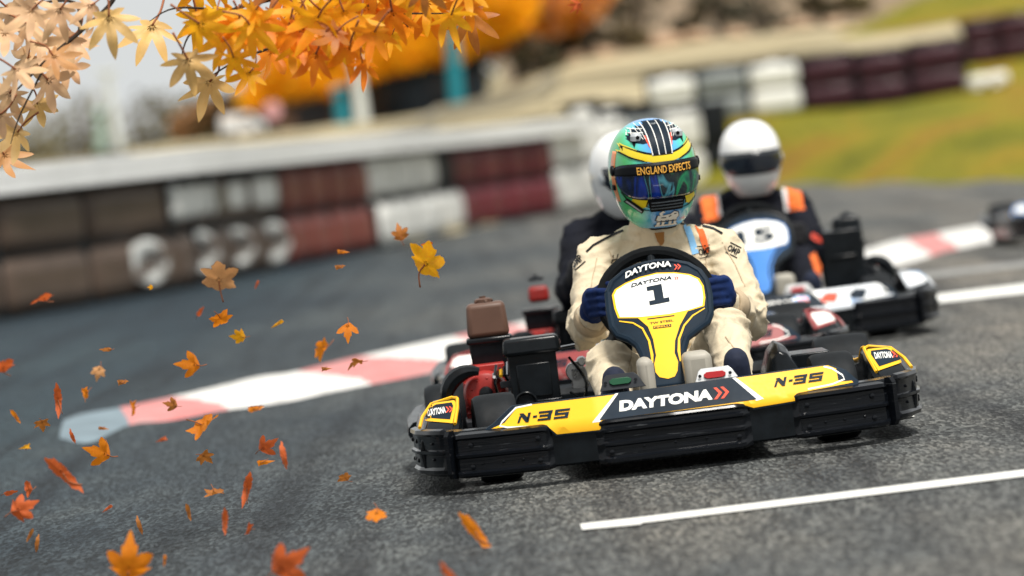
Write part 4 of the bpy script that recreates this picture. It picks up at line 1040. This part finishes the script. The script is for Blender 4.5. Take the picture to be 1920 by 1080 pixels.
# white rail on the wall
CAPW = painted('white_rail_paint', (.80, .81, .80), .06)
def rail(name, label, pts, zs, h, th, m_, cat='rail', posts=0):
    root = empty(name, pts[0]); tag(root, label, cat); P = [Vector((p[0], p[1], 0)) for p in pts]
    rings = []
    for i, p in enumerate(P):
        t = (P[min(i+1, len(P)-1)]-P[max(0, i-1)]).normalized(); q = Vector((-t.y, t.x, 0)); o = p-Vector(pts[0]); o.z = 0; z = zs[i]
        rings.append([o+q*th/2+Vector((0, 0, z)), o-q*th/2+Vector((0, 0, z)), o-q*th/2+Vector((0, 0, z+h*.45)), o-q*th/4+Vector((0, 0, z+h*.5)), o-q*th/2+Vector((0, 0, z+h*.55)), o-q*th/2+Vector((0, 0, z+h)), o+q*th/2+Vector((0, 0, z+h))])
    b = MB(); b.loft(rings); b.build('rail_beam', m_, root)
    if posts:
        for i, p in enumerate(P[::posts]):
            b = MB(); o = p-Vector(pts[0]); b.tube([(o.x, o.y+.1, -.2), (o.x, o.y+.1, zs[0]+h*.8)], .05, 6); b.build('rail_post', DKM, root)
    root.location.z = 0
    return root
pp = [wall_pt(x)+Vector((.05, .45, 0)) for x in range(-140, 1101, 40)]
rail('guard_rail', 'long white guard rail running along the top of the tyre wall', pp, [1.14]*len(pp), .24, .5, CAPW, 'guard rail', 4)
pp = [wall_pt(x)+Vector((0, 14+.01*x, 0)) for x in range(-140, 1121, 60)]
rail('guard_rail', 'grey weathered guard rail on the dirt bank behind the white one', pp, [terrain(p.x, p.y)+.15 for p in pp], .28, .1, mat('weathered_rail', (.30, .27, .20), .8, var=.3), 'guard rail', 3)
# distant barrier along the grass bank
G2 = 'painted barriers along the top of the grass bank'
def fw(px): return Vector((at(px, 200, 85).x, 85, 0))
s2 = [(1215, 1310, OFFW, 'off white bank barrier right above the leading helmet'), (1310, 1408, GREYR, 'grey stained bank barrier above the second driver'), (1408, 1508, OFFW, 'off white bank barrier next to the dark maroon ones'),
      (1508, 1612, DMAROON, 'dark maroon bank barrier touching the off white one'), (1612, 1712, DMAROON, 'dark maroon bank barrier in the middle of its row'), (1712, 1822, DMAROON, 'dark maroon bank barrier above the white tyres')]
for a, b, m_, lab in s2: barrier(lab, G2, fw(a), fw(b), .92, 2, m_, cells=1)
for a, b, lab in ((1818, 1880, 'dark maroon barrier furthest up the bank, left half'), (1880, 1990, 'dark maroon barrier furthest up the bank at the right edge')):
    A = Vector((at(a, 150, 92).x, 92, 0)); B = Vector((at(b, 150, 92).x, 92, 0)); barrier(lab, G2, A, B, .8, 2, DMAROON, cells=1)
for i, px in enumerate((1838, 1868)):
    D = 84; p = at(px, 165, D); p.z = terrain(p.x, p.y)+.16; t = empty('loose_tyre', p); t.rotation_euler = (R_(75), 0, .3*i); tyre_mesh(.24, .17, OFFW).build('tyre', OFFW, t); tag(t, ('white tyre lying left on the bank by the maroon barrier', 'white tyre lying between two others on the bank', 'white tyre lying right on the bank, nearest the edge')[i], 'tyre', 'white tyres on the bank')
# ------------------------------------------------------------------ far buildings, poles, trees
NB = mat('dark_blue_cladding', (.010, .018, .026), .7, var=.3, vscale=1); BB = mat('brown_cladding', (.10, .06, .04), .7, var=.3, vscale=1); TEAL = mat('teal_pole_paint', (.01, .20, .25), .5); POLEW = mat('pale_pole_paint', (.60, .63, .60), .5)
def building(label, x0, x1, D, z0, z1, m_, roofm):
    A = at(x0, 200, D); B = at(x1, 200, D); root = empty('paddock_building', ((A.x+B.x)/2, D, z0)); tag(root, label, 'building'); W = B.x-A.x; H = z1-z0
    b = MB(); b.box((0, 3, H/2-.3), (W, 6, H+.6)); w_ = b.build('wall', m_, root)
    b = MB(); b.box((0, 3, H+.05), (W+.3, 6.4, .10)); b.build('roof', roofm, root, bevel=.02)
    n = max(2, int(W/1.6))
    for i in range(n):
        b = MB(); b.box((-W/2+W*(i+.5)/n, -.03, H*.5), (W/n*.6, .05, H*.45)); b.build('shutter', DKM, root)
    return root
building('long dark blue paddock building under the orange tree', 640, 918, 110, 2.0, 3.35, NB, DKM)
building('low brown paddock building left of the dark blue one', 425, 640, 110, 1.9, 2.95, BB, DKM)
def pole(label, px0, py0, px1, py1, D, r, m_, name='pole', lamp=False, grp=None):
    b = at(px1, py1, D); t = at(px0, py0, D); root = empty(name, (b.x, D, terrain(b.x, D)-.05)); tag(root, label, 'pole', grp)
    H = t.z-root.location.z; dx = t.x-b.x
    m = MB(); m.tube([(0, 0, 0), (dx*.5, 0, H*.5), (dx, 0, H)], [r*1.15, r, r*.8], 12); m.build('mast', m_, root)
    m = MB(); m.box((dx, 0, H+.05), (.5, .18, .1)) if lamp else m.lathe([(r*1.3, 0), (r*1.3, .06), (r*.4, .12)], (dx, 0, H), 'Z', 12); m.build('lamp_head' if lamp else 'cap', m_, root, bevel=.01)
    m = MB(); m.lathe([(r*2, 0), (r*2, .08), (r*1.2, .12)], (0, 0, 0), 'Z', 12); m.build('base', DKM, root)
    return root
pole('pale slender floodlight mast against the white sky', 200, 140, 226, 290, 100, .10, POLEW, 'floodlight_mast', True)
pole('teal post in front of the dark blue building, right end', 845, 40, 858, 203, 105, .16, TEAL, grp='teal posts by the paddock')
pole('short teal post where the brown and dark blue buildings meet', 636, 172, 644, 232, 105, .15, TEAL, grp='teal posts by the paddock')
pole('teal post with a white upper half beside the short teal post', 668, 120, 679, 226, 104, .14, POLEW, grp='teal posts by the paddock')
pole('faint greenish post left of the floodlight mast base', 186, 215, 190, 290, 100, .12, mat('pale_green_paint', (.30, .40, .33), .6))
# round sign and van
root = empty('round_sign', at(518, 262, 98)); root.location.z = terrain(root.location.x, 98); tag(root, 'small round pink and white sign on a post near the brown building', 'sign')
m = MB(); m.tube([(0, 0, 0), (0, 0, .5)], .03, 8); m.build('post', DKM, root)
m = MB(); m.lathe([(.17, -.02), (.18, 0), (.17, .02)], (0, -.04, .55), 'Y', 20); m.build('sign_plate', mat('pink_sign_paint', (.70, .36, .36), .5), root)
root = empty('parked_van', at(455, 240, 101), R_(8)); root.scale = (.6, .6, .6); root.location.z = terrain(root.location.x, 101)+.0; tag(root, 'small white van with an orange roof parked left of the brown building', 'van')
m = MB(); m.loft([[Vector((x, y*.42, z)) for x, z in ((-.75, .18), (.75, .18), (.78, .48), (.52, .56), (.34, .84), (-.72, .86), (-.77, .5))] for y in (-1, 1)]); m.build('body', mat('white_van_paint', (.7, .7, .7), .3, coat=.5), root, bevel=.04)
m = MB(); m.box((-.18, 0, .885), (1.0, .7, .05)); m.build('roof', mat('orange_roof_paint', (.6, .33, .12), .5), root, bevel=.02)
m = MB(); m.box((.1, -.425, .66), (.5, .01, .2)); m.build('window', VISD, root)
for a in (-.5, .5): m = MB(); m.lathe([(.08, -.06), (.17, -.06), (.18, 0), (.17, .06), (.08, .06)], (a, -.38, .18), 'Y', 18, closed=True); m.build('wheel', RUB, root)
# leaf clouds
def leafcloud(name, blobs, n, size, mats, parent, flat=1.0, seed=1):
    rnd = random.Random(seed); b = MB(); vol = [r[0]*r[1]*r[2] for _, r in blobs]; tot = sum(vol)
    V = b.v; F = b.f; M_ = b.m
    for (c, r), v in zip(blobs, vol):
        for _ in range(int(n*v/tot)):
            while True:
                q = Vector((rnd.uniform(-1, 1), rnd.uniform(-1, 1), rnd.uniform(-1, 1)))
                if q.length < 1: break
            q = q*(.55+.45*q.length**.5) if rnd.random() < .6 else q
            if noise.noise(Vector((q.x*r[0], q.y*r[1], q.z*r[2]))*1.6+Vector(c)) < -.22: continue
            p = Vector((q.x*r[0], q.y*r[1], q.z*r[2]))+Vector(c)
            a = Vector((rnd.gauss(0, 1), rnd.gauss(0, 1), rnd.gauss(0, .8))).normalized(); d = a.orthogonal().normalized(); e_ = a.cross(d); s = size*rnd.uniform(.6, 1.3)
            k = len(V); V += [tuple(p-d*s), tuple(p+e_*s*.5), tuple(p+d*s), tuple(p-e_*s*.5)]; F.append([k, k+1, k+2, k+3]); M_.append(rnd.choices(range(len(mats)), [3, 2, 1, 1][:len(mats)])[0])
    return b.build(name, mats, parent, smooth=False, fix=False)
LY = mat('yellow_autumn_leaves', (1.0, .56, .012), .6, var=.1, vscale=1, trans=.6); LO = mat('orange_autumn_leaves', (.95, .36, .012), .6, var=.15, vscale=1, trans=.55); LR = mat('rust_autumn_leaves', (.42, .11, .02), .6, var=.2, vscale=1, trans=.35)
LPE = mat('pale_peach_leaves', (.75, .38, .17), .6, var=.1, vscale=1, trans=.4)
OLV = mat('olive_brown_foliage', (.15, .13, .06), .9, var=.4, vscale=1); DGR = mat('dark_bush_foliage', (.022, .028, .016), .9, var=.4, vscale=1); BRN = mat('brown_bush_foliage', (.10, .07, .03), .9, var=.4, vscale=1)
BARK = mat('dark_bark', (.035, .025, .018), .9, var=.4, vscale=3, bump=.8, bscale=8)
def tree(label, px, D, blobs_px, n, size, mats, seed):
    bx = at(px, 200, D).x; root = empty('autumn_tree', (bx, D, terrain(bx, D)-.1)); tag(root, label, 'tree', 'autumn trees behind the paddock')
    bl = [((at(x, y, D).x-bx, dy, at(x, y, D).z-root.location.z), (r/90.5, r/90.5*.8, r/90.5*(.8))) for x, y, r, dy in blobs_px]
    top = max(c[2] for c, _ in bl); m = MB()
    m.tube(smoothpath([(0, 0, 0), (.05, 0, top*.35), (-.05, 0, top*.6), (0, 0, top)], 4), [.20-.17*i/12 for i in range(13)], 10)
    m.build('trunk', BARK, root)
    for c, r in bl[:6]:
        m = MB(); s = Vector((0, 0, c[2]*.45)); m.tube(smoothpath([s, s.lerp(Vector(c), .5)+Vector((0, 0, .15)), c], 3), [.08-.01*i for i in range(7)], 6); m.build('limb', BARK, root)
    leafcloud('crown', bl, n, size, mats, root, seed=seed)
    return root
tree('large bright yellow orange tree overhanging the dark building', 705, 108, [(560, 125, 85, 0), (640, 95, 95, 0), (720, 70, 100, 0), (800, 50, 105, 0), (720, -20, 130, 0), (860, 30, 105, 0), (620, 140, 60, -.5), (760, 95, 75, -.5), (490, 168, 55, 0), (840, 75, 70, -.4), (690, 125, 60, -.6), (920, 10, 100, 0)], 30000, .12, [LY, LY, LO], 3)
tree('peach and orange tree beside the rocky slope', 985, 111, [(940, 20, 95, 0), (1000, -5, 90, 0), (930, 70, 60, 0), (1060, 5, 80, 0), (1100, -15, 70, 0), (985, 55, 65, 0), (1040, 50, 50, 0)], 15000, .12, [LPE, LO, LY], 5)
tree('low brown orange tree at the left end of the buildings', 400, 116, [(400, 215, 45, 0), (350, 235, 40, 0), (450, 200, 45, 0)], 3000, .11, [BRN, LPE, OLV], 9)
def bush(label, px, py, D, r, mats, n=1100, seed=1, sx=1.4):
    r *= 1.5; p = at(px, py, D); root = empty('bush', (p.x, D, terrain(p.x, D)-.05)); tag(root, label, 'bush', 'bushes on the rocky slope'); R = r/ (FPX/D)
    cz = max(p.z-root.location.z, R*.5)
    m = MB()
    for q in range(4): m.tube([(0, 0, 0), (math.cos(q*1.6)*R*.4, math.sin(q*1.6)*R*.3, cz)], [.05, .02], 6)
    m.build('stem', BARK, root)
    leafcloud('foliage', [((0, 0, cz), (R*sx, R, R*.8)), ((R*.6, 0, cz*.8), (R*.7, R*.6, R*.6)), ((-R*.7, .1, cz*.85), (R*.6, R*.6, R*.6))], n, .07, mats, root, seed=seed)
for i, (px, py, D, r, mt, lab) in enumerate([(1425, 18, 112, 38, [DGR], 'darkest round bush on the rocky slope above the second driver'), (1345, 5, 114, 30, [DGR, BRN], 'dark bush left of the darkest one'), (1190, 5, 114, 34, [DGR, BRN], 'dark bush at the top edge above the leading helmet'),
        (1105, 55, 112, 28, [BRN, DGR], 'brown bush right of the peach tree'), (1010, 105, 110, 30, [DGR, BRN], 'dark bush at the corner of the dark building'), (1180, 70, 112, 24, [BRN, OLV], 'brown bush low on the slope above the leading helmet'), (1285, 50, 112, 16, [DGR, BRN], 'small dark bush between pale rocks'),
        (1535, 8, 113, 22, [BRN, DGR], 'brown bush left of the upper grass'), (1060, 80, 112, 22, [BRN, OLV], 'small olive bush under the peach tree'), (1600, 6, 115, 20, [BRN, OLV], 'small brown bush next to the upper grass')]):
    bush(lab, px, py, D, r, mt, seed=20+i)
rnd = random.Random(4)
STONE = mat('pinkish_sandstone', (.38, .26, .17), .9, var=.3, vscale=2, bump=.6, bscale=5)
for i, (px, py, r) in enumerate([(1040, 92, 22), (1130, 90, 18), (1250, 70, 26), (1300, 20, 22), (1230, 20, 16), (1380, 45, 18), (1500, 40, 20), (1075, 110, 16), (1560, 30, 16), (1470, 45, 12)]):
    D = 111; p = at(px, py, D); R = r/81.5; b = MB(); ellipsoid(b, (0, 0, 0), (R*1.3, R, R*.7), 14, 9)
    b.v = [tuple(Vector(v)*(1+.35*noise.noise(Vector(v)*2.2/R*.5+Vector((i*7, 0, 0))))) for v in b.v]; o = b.build('boulder', STONE, ang=30); o.location = (p.x, D, terrain(p.x, D)+R*.25)
    tag(o, ['pinkish boulder at the foot of the peach tree', 'small boulder left of the brown bushes', 'largest pale boulder above the leading helmet', 'pale boulder near the top edge left of the dark bush', 'small pale boulder at the top edge between bushes', 'boulder just below the darkest bush', 'boulder right of the darkest bush', 'small boulder beside the corner of the dark building', 'boulder left of the upper grass', 'smallest boulder below the darkest bush'][i], 'boulder', 'boulders on the slope')
# far-off wood at the left, one mass
bl = []
for i in range(26):
    x = -46+i*1.9; D = 240+rnd.uniform(-12, 12); h = 3.2+1.6*noise.noise(Vector((i*.37, 0, 0)))+(i*.06)
    bl.append(((x, D, 1.2+h*.5), (1.9, 1.6, h*.75)))
wd = leafcloud('distant_wood', bl, 15000, .30, [OLV, BRN, mat('grey_green_foliage', (.17, .17, .12), .9, var=.3, vscale=.5)], None, seed=77); tag(wd, 'hazy olive brown wood on the skyline', 'wood', kind='stuff')
# ------------------------------------------------------------------ maple leaves
def lm(name, c, c2, tr=.4): return mat(name, c, .5, col2=c2, vscale=14, split=.5, soft=.2, trans=tr, bump=.4, bscale=90, spec=.35)
LC = {'o': lm('orange_maple_leaf', (.86, .20, .01), (.95, .34, .015), .5), 'r': lm('red_orange_maple_leaf', (.62, .10, .025), (.78, .18, .04)), 'y': lm('yellow_maple_leaf', (.98, .55, .015), (.95, .34, .015), .5),
      'b': lm('brown_maple_leaf', (.42, .13, .03), (.62, .24, .04)), 't': lm('tan_maple_leaf', (.60, .28, .11), (.66, .35, .14)), 'p': lm('glow_paled_peach_leaf', (.72, .44, .26), (.76, .50, .26), .3), 'q': lm('pale_gold_maple_leaf', (.78, .48, .14), (.78, .52, .22), .3)}  # pale tones: the washed-out glow is painted into the leaf colour
VEIN = mat('leaf_stalk', (.30, .10, .04), .6)
def leaf_geo(shape, seed, curl=.25, fold=.15):
    """unit leaf (radius ~1) in the XZ plane with a stalk; returns verts, faces, index of first stalk face"""
    rnd = random.Random(seed)
    lob = {'broad': [(90, 1.05, 24), (38, .95, 22), (142, .90, 22), (-10, .70, 20), (190, .66, 20), (72, .80, 9), (108, .78, 9), (56, .74, 8), (122, .72, 8), (22, .74, 9), (158, .70, 9), (2, .66, 8), (-30, .5, 12), (214, .48, 12)], 'star': [(90, 1.05, 20), (48, .98, 19), (132, .98, 19), (8, .82, 18), (172, .82, 18), (-30, .48, 17), (210, .48, 17)], 'oval': [(90, 1, 30), (-90, .9, 28), (60, .45, 18), (140, .36, 14)]}[shape]
    base = {'broad': .40, 'star': .20, 'oval': .15}[shape]; n = 96; rad = []
    for k in range(n):
        a = 360*k/n; r = base
        for c, L, w_ in lob:
            d = abs((a-c+180) % 360-180)/w_
            if d < 1.6: r = max(r, base+(L-base)*max(0, 1-d/1.25)**(.95 if shape == 'star' else .8))
        if shape == 'broad': r *= 1+.10*abs(math.sin(math.radians(a*9)))*(r > .45)
        rad.append(r)
    if shape == 'oval': rad = [1/math.sqrt((math.cos(2*math.pi*k/n)/(.24 if k < n/2 else .20))**2+math.sin(2*math.pi*k/n)**2)*(1+.10*math.sin(k*1.3+seed)+.05*math.sin(k*2.9)) for k in range(n)]
    V = [(0, 0, 0)]; F = []; m = 7
    for j in range(1, m+1):
        for k in range(n):
            a = 2*math.pi*k/n; r = rad[k]*j/m; x, z = r*math.cos(a), r*math.sin(a)
            y = -curl*r*r*(1+.5*math.sin(a*3+seed))+fold*abs(x)*1.1+.05*math.sin(a*5*1+seed*3)*r+.12*noise.noise(Vector((x*2, z*2, seed)))
            V.append((x, y, z))
    for k in range(n): F.append((0, 1+k, 1+(k+1) % n))
    for j in range(m-1):
        for k in range(n): F.append((1+j*n+k, 1+j*n+(k+1) % n, 1+(j+1)*n+(k+1) % n, 1+(j+1)*n+k))
    b = MB(); b.add(V, F)
    nb = len(b.f)
    st = smoothpath([(0, 0, 0), (rnd.uniform(-.1, .1), -.1, -.4), (rnd.uniform(-.25, .25), -.15, -.85)], 3); b.tube(st, [.03]*6+[.035], 5, 1)
    return b
LG = {}
def falling(px, py, size, col, shape, D, ang, tilt, spin, label):
    key = (col, shape, (px*7+py) % 3)
    if key not in LG:
        curl = (.28, .55, -.45)[key[2]]; b = leaf_geo(shape, key[2]+1, curl, (.2, .35, .1)[key[2]]); o = b.build('maple_leaf', [LC[col], VEIN], ang=180, fix=False); LG[key] = o
        o.scale = (.01,)*3
    src = LG[key]
    if 'label' in src: o = src.copy(); COL.objects.link(o)
    else: o = src
    gmax = gp(px, py).y if py > 420 else 99
    D = min(D, gmax*.955); p = at(px, py, D); s = size/(FPX/D)/2.0
    o.location = p; o.scale = (s, s, s)
    o.rotation_mode = 'QUATERNION'
    M3 = Matrix.Rotation(-R_(ang), 3, 'Y') @ Matrix.Rotation(R_(tilt), 3, 'X') @ Matrix.Rotation(-R_(spin), 3, 'Y')
    o.rotation_quaternion = M3.to_quaternion()
    tag(o, label, 'leaf', 'maple leaves blowing across the track')
    return o
# px, py, size, colour, shape, ang (in the picture), tilt (fold away from view), spin, label
FL = [
 (82, 560, 60, 'r', 'broad', 12, 72, 20, 'red leaf edge on, alone high at the far left'),
 (410, 527, 92, 't', 'broad', -20, 18, 10, 'big faded orange leaf below the white tyres'),
 (413, 597, 56, 'o', 'broad', 15, 35, 190, 'orange leaf hanging right below the big faded one'),
 (372, 590, 34, 'r', 'oval', -40, 60, 0, 'thin red leaf left of the stalk under the faded leaf'),
 (453, 632, 38, 'y', 'broad', 30, 25, 60, 'small yellow orange leaf below and right of the faded leaf'),
 (205, 655, 34, 'b', 'oval', 85, 65, 0, 'tiny brown curled leaf above the tan leaf'),
 (186, 692, 36, 't', 'broad', 160, 30, 0, 'small tan leaf with its stalk pointing down'),
 (368, 684, 66, 'o', 'broad', 80, 60, 0, 'orange and yellow leaf lying flat above the white kerb'),
 (225, 717, 46, 'b', 'oval', 88, 72, 0, 'thin brown leaf edge on right of the tan leaf'),
 (161, 737, 38, 'o', 'broad', 75, 60, 30, 'orange leaf just under the tan leaf'),
 (109, 750, 62, 'r', 'oval', -4, 0, 0, 'long upright red sliver of a leaf left of the kerb'),
 (6, 690, 62, 'r', 'broad', 15, 55, 0, 'red leaf cut by the left edge, halfway up'),
 (28, 779, 34, 'o', 'oval', 25, 30, 0, 'curled orange leaf left of the reddish stalked one'),
 (78, 792, 40, 'b', 'broad', 10, 50, 170, 'dark red leaf with raised stalk left of the kerb end'),
 (250, 765, 40, 'o', 'broad', 85, 65, 0, 'orange leaf over the left end of the red kerb length'),
 (328, 760, 36, 'b', 'broad', 70, 50, 0, 'yellow brown leaf over the right end of the red kerb length'),
 (285, 539, 14, 'y', 'broad', 80, 40, 0, 'tiniest yellow leaf below the lowest white tyre'),
 (752, 444, 42, 'b', 'broad', 10, 15, 0, 'brown upright leaf above the big yellow leaf'),
 (797, 496, 104, 'y', 'broad', -72, 38, 40, 'big bright yellow leaf in front of the tarmac'),
 (800, 460, 30, 'r', 'broad', 0, 55, 0, 'small red leaf touching the top of the big yellow leaf'),
 (636, 472, 36, 'o', 'oval', 80, 60, 0, 'thin orange leaf below the brick red barrier, upper of two'),
 (633, 501, 38, 'b', 'oval', 92, 65, 0, 'thin brown leaf below the brick red barrier, lower of two'),
 (482, 532, 20, 'r', 'oval', -30, 30, 0, 'small red speck of leaf right of the faded leaf'),
 (524, 605, 30, 'y', 'oval', -65, 30, 0, 'small yellow oval leaf alone over grey tarmac'),
 (652, 610, 54, 'o', 'broad', 175, 62, 0, 'orange leaf arched like a bridge above the kerb'),
 (606, 651, 60, 'o', 'broad', 60, 58, 40, 'orange leaf with pale centre above the red kerb length'),
 (673, 678, 40, 'b', 'broad', 0, 60, 90, 'brown folded leaf like two wings over the kerb'),
 (605, 692, 36, 'b', 'oval', 85, 70, 0, 'dark thin leaf resting over the kerb under the arched one'),
 (475, 767, 46, 'o', 'oval', 92, 55, 0, 'orange leaf just under the white kerb length'),
 (378, 796, 84, 'o', 'broad', -155, 55, 20, 'tall orange leaf with a long raised stalk under the kerb'),
 (381, 855, 44, 'b', 'broad', 20, 45, 200, 'brown leaf directly under the tall stalked leaf'),
 (188, 803, 30, 'b', 'oval', 75, 60, 0, 'small curled brown leaf on the dusty kerb end'),
 (137, 822, 32, 'r', 'oval', 12, 40, 0, 'small upright red leaf under the dusty kerb end'),
 (310, 822, 38, 'r', 'oval', -75, 60, 0, 'thin red leaf left of the tall stalked leaf'),
 (55, 837, 46, 'y', 'oval', -82, 68, 0, 'thin yellow and brown leaf near the left edge'),
 (200, 852, 74, 'o', 'broad', 65, 62, 0, 'orange leaf with a yellow tip below the dusty kerb end'),
 (118, 887, 96, 'r', 'oval', 38, 20, 0, 'longest red orange leaf slanting down at the left'),
 (55, 917, 42, 'r', 'broad', 85, 60, 0, 'faded red leaf left of the longest slanting one'),
 (12, 926, 40, 'r', 'oval', -80, 55, 0, 'red leaf cut by the left edge, low down'),
 (32, 957, 66, 'r', 'broad', -90, 20, 20, 'flat red maple leaf low at the left edge'),
 (205, 951, 26, 'r', 'oval', -60, 30, 0, 'small red leaf alone in the lower left tarmac'),
 (262, 988, 36, 'b', 'oval', 10, 20, 0, 'upright brown leaf in the lower left tarmac'),
 (57, 1002, 30, 'b', 'oval', -35, 20, 0, 'dark slanting leaf, left one of a pair at the bottom left'),
 (69, 1022, 34, 'b', 'oval', -15, 20, 0, 'dark slanting leaf, right one of a pair at the bottom left'),
 (241, 1072, 112, 'o', 'broad', -10, 35, 0, 'big orange leaf cut by the bottom edge, left one'),
 (353, 958, 36, 'b', 'oval', 5, 25, 0, 'upright brown leaf left of the dark red triangle leaf'),
 (402, 922, 50, 'b', 'broad', 180, 60, 0, 'dark red triangular leaf above two upright slivers'),
 (422, 976, 50, 'r', 'oval', -8, 10, 0, 'upright red sliver under the triangular leaf'),
 (463, 915, 66, 'r', 'oval', -20, 5, 0, 'tall red sliver right of the triangular leaf'),
 (467, 992, 32, 'r', 'broad', 60, 55, 0, 'small dark red leaf right of the upright red sliver'),
 (309, 1048, 24, 'o', 'oval', -12, 20, 0, 'small orange leaf right of the big bottom leaf'),
 (492, 842, 56, 'r', 'broad', -62, 55, 0, 'dark red leaf rising to the right, upper of two'),
 (489, 868, 46, 'o', 'oval', 90, 55, 0, 'flat orange leaf right below the rising dark red one'),
 (532, 856, 50, 'r', 'oval', 5, 10, 0, 'curved upright red leaf right of the rising one'),
 (648, 897, 36, 'b', 'broad', 10, 45, 30, 'brown orange leaf left of the front bumper'),
 (706, 962, 52, 'o', 'broad', 175, 45, 0, 'orange leaf folded like an umbrella below the bumper'),
 (891, 996, 92, 'o', 'oval', 32, 5, 0, 'long curled orange leaf left of the white line'),
 (524, 1068, 104, 'r', 'broad', -60, 45, 0, 'big red orange leaf cut by the bottom edge, middle one'),
 (836, 1072, 62, 'r', 'broad', -60, 60, 0, 'red leaf cut by the bottom edge, right one'),
]
for i, (px, py, sz, c, shp, ang, tilt, spin, lab) in enumerate(FL):
    falling(px, py, sz, c, shp, 12.2+1.5*((i*37) % 11)/10, ang, tilt, spin, lab)
# hanging maple branches
def branch(label, twigs, leaves, seed, loc):
    root = empty('maple_branch', loc); tag(root, label, 'branch', 'maple branches hanging in from above'); o0 = Vector(loc); rnd = random.Random(seed)
    m = MB()
    for D, pts, r in twigs:
        P = smoothpath([at(x, y, D)-o0 for x, y in pts], 5); m.tube(P, [r*(1-.75*i/(len(P)-1)) for i in range(len(P))], 6)
    m.build('twigs', BARK, root, fix=True)
    keys = ['o', 'y', 'r', 'b', 'p', 'q', 't']; V = []; F = []; MI = []
    geos = [leaf_geo('star', s, c, f) for s, c, f in ((1, .3, .15), (2, .1, .3), (3, -.25, .2), (4, .5, .1))]
    for px, py, sz, c in leaves:
        g = geos[rnd.randrange(4)]; D = 12.9+rnd.uniform(-.45, .45); s = sz/(FPX/D)/1.55; p = at(px, py, D)-o0
        M3 = Matrix.Rotation(R_(rnd.uniform(-55, 55)+180), 3, 'Y') @ Matrix.Rotation(R_(rnd.uniform(-40, 45)), 3, 'X') @ Matrix.Rotation(R_(rnd.uniform(-35, 35)), 3, 'Z')
        k = len(V); V += [tuple(M3 @ (Vector(v)*s)+p) for v in g.v]; F += [[i+k for i in f] for f in g.f]; MI += [keys.index(c) if mi == 0 else 7 for mi in g.m]
    b = MB(); b.v = V; b.f = F; b.m = MI; b.build('foliage', [LC[k] for k in keys]+[VEIN], root, ang=180, fix=False)
rl = random.Random(11)
A = [(52, 45, 110, 'p'), (130, 72, 110, 'p'), (75, 80, 100, 'p'), (30, 130, 110, 'p'), (90, 150, 110, 'p'), (18, 175, 110, 'p'), (32, 248, 105, 'q'), (8, 290, 90, 't'), (60, 18, 100, 'p'), (112, 18, 100, 'p'), (10, 60, 110, 'p'), (52, 112, 100, 'p'), (128, 124, 90, 'p'), (204, 32, 115, 'q'), (70, 195, 90, 'q'), (150, 78, 70, 'p'), (0, 215, 100, 'p'), (100, 105, 90, 't'), (20, 20, 110, 'p'), (170, 10, 80, 'p')]
B = [(285, 48, 125, 'q'), (393, 153, 115, 'q'), (352, 112, 110, 'q'), (374, 44, 115, 'y'), (596, 33, 110, 'y'), (655, 85, 115, 'o'), (511, 96, 110, 'o'), (592, 102, 105, 'o'), (555, 82, 105, 'y'), (467, 137, 80, 'y'), (438, 108, 85, 'y'), (735, 22, 115, 'o'), (800, 12, 110, 'o'), (846, 28, 95, 'y'), (690, 12, 110, 'o'), (645, 22, 105, 'y'), (440, 32, 110, 'o'), (485, 52, 105, 'o'), (560, 20, 100, 'y'), (425, 66, 105, 'y'), (765, 50, 80, 'o'), (702, 60, 95, 'o'), (630, 60, 90, 'b'), (520, 60, 70, 'b'), (680, 118, 70, 'o'), (1085, 8, 34, 'r'), (735, 65, 60, 'y')]
for _ in range(34):
    x = rl.uniform(370, 880); B.append((x, rl.uniform(-35, 60-(abs(x-600)/280)**2*30), rl.uniform(80, 115), rl.choice('ooyyyb')))
branch('maple branch with pale glow painted into its leaves, in the top left corner', [(12.9, [(215, -60), (212, 0), (150, 60), (95, 105), (60, 140), (20, 180)], .008), (12.9, [(150, 60), (140, 5), (60, 8), (-30, 30)], .006), (12.9, [(95, 105), (40, 210), (20, 270)], .004)], A, 3, tuple(at(215, -120, 12.9)))
branch('bright orange maple branch hanging along the top', [(13.1, [(560, -80), (550, -10), (530, 50), (515, 85), (450, 110), (400, 140)], .008), (13.1, [(550, -10), (640, 20), (740, 25), (850, 25)], .006), (13.1, [(550, -10), (430, 20), (360, 60), (340, 105)], .006), (13.1, [(530, 50), (590, 70), (660, 85)], .005), (13.1, [(430, 20), (330, 15), (280, 40)], .004)], B, 5, tuple(at(560, -120, 13.1)))
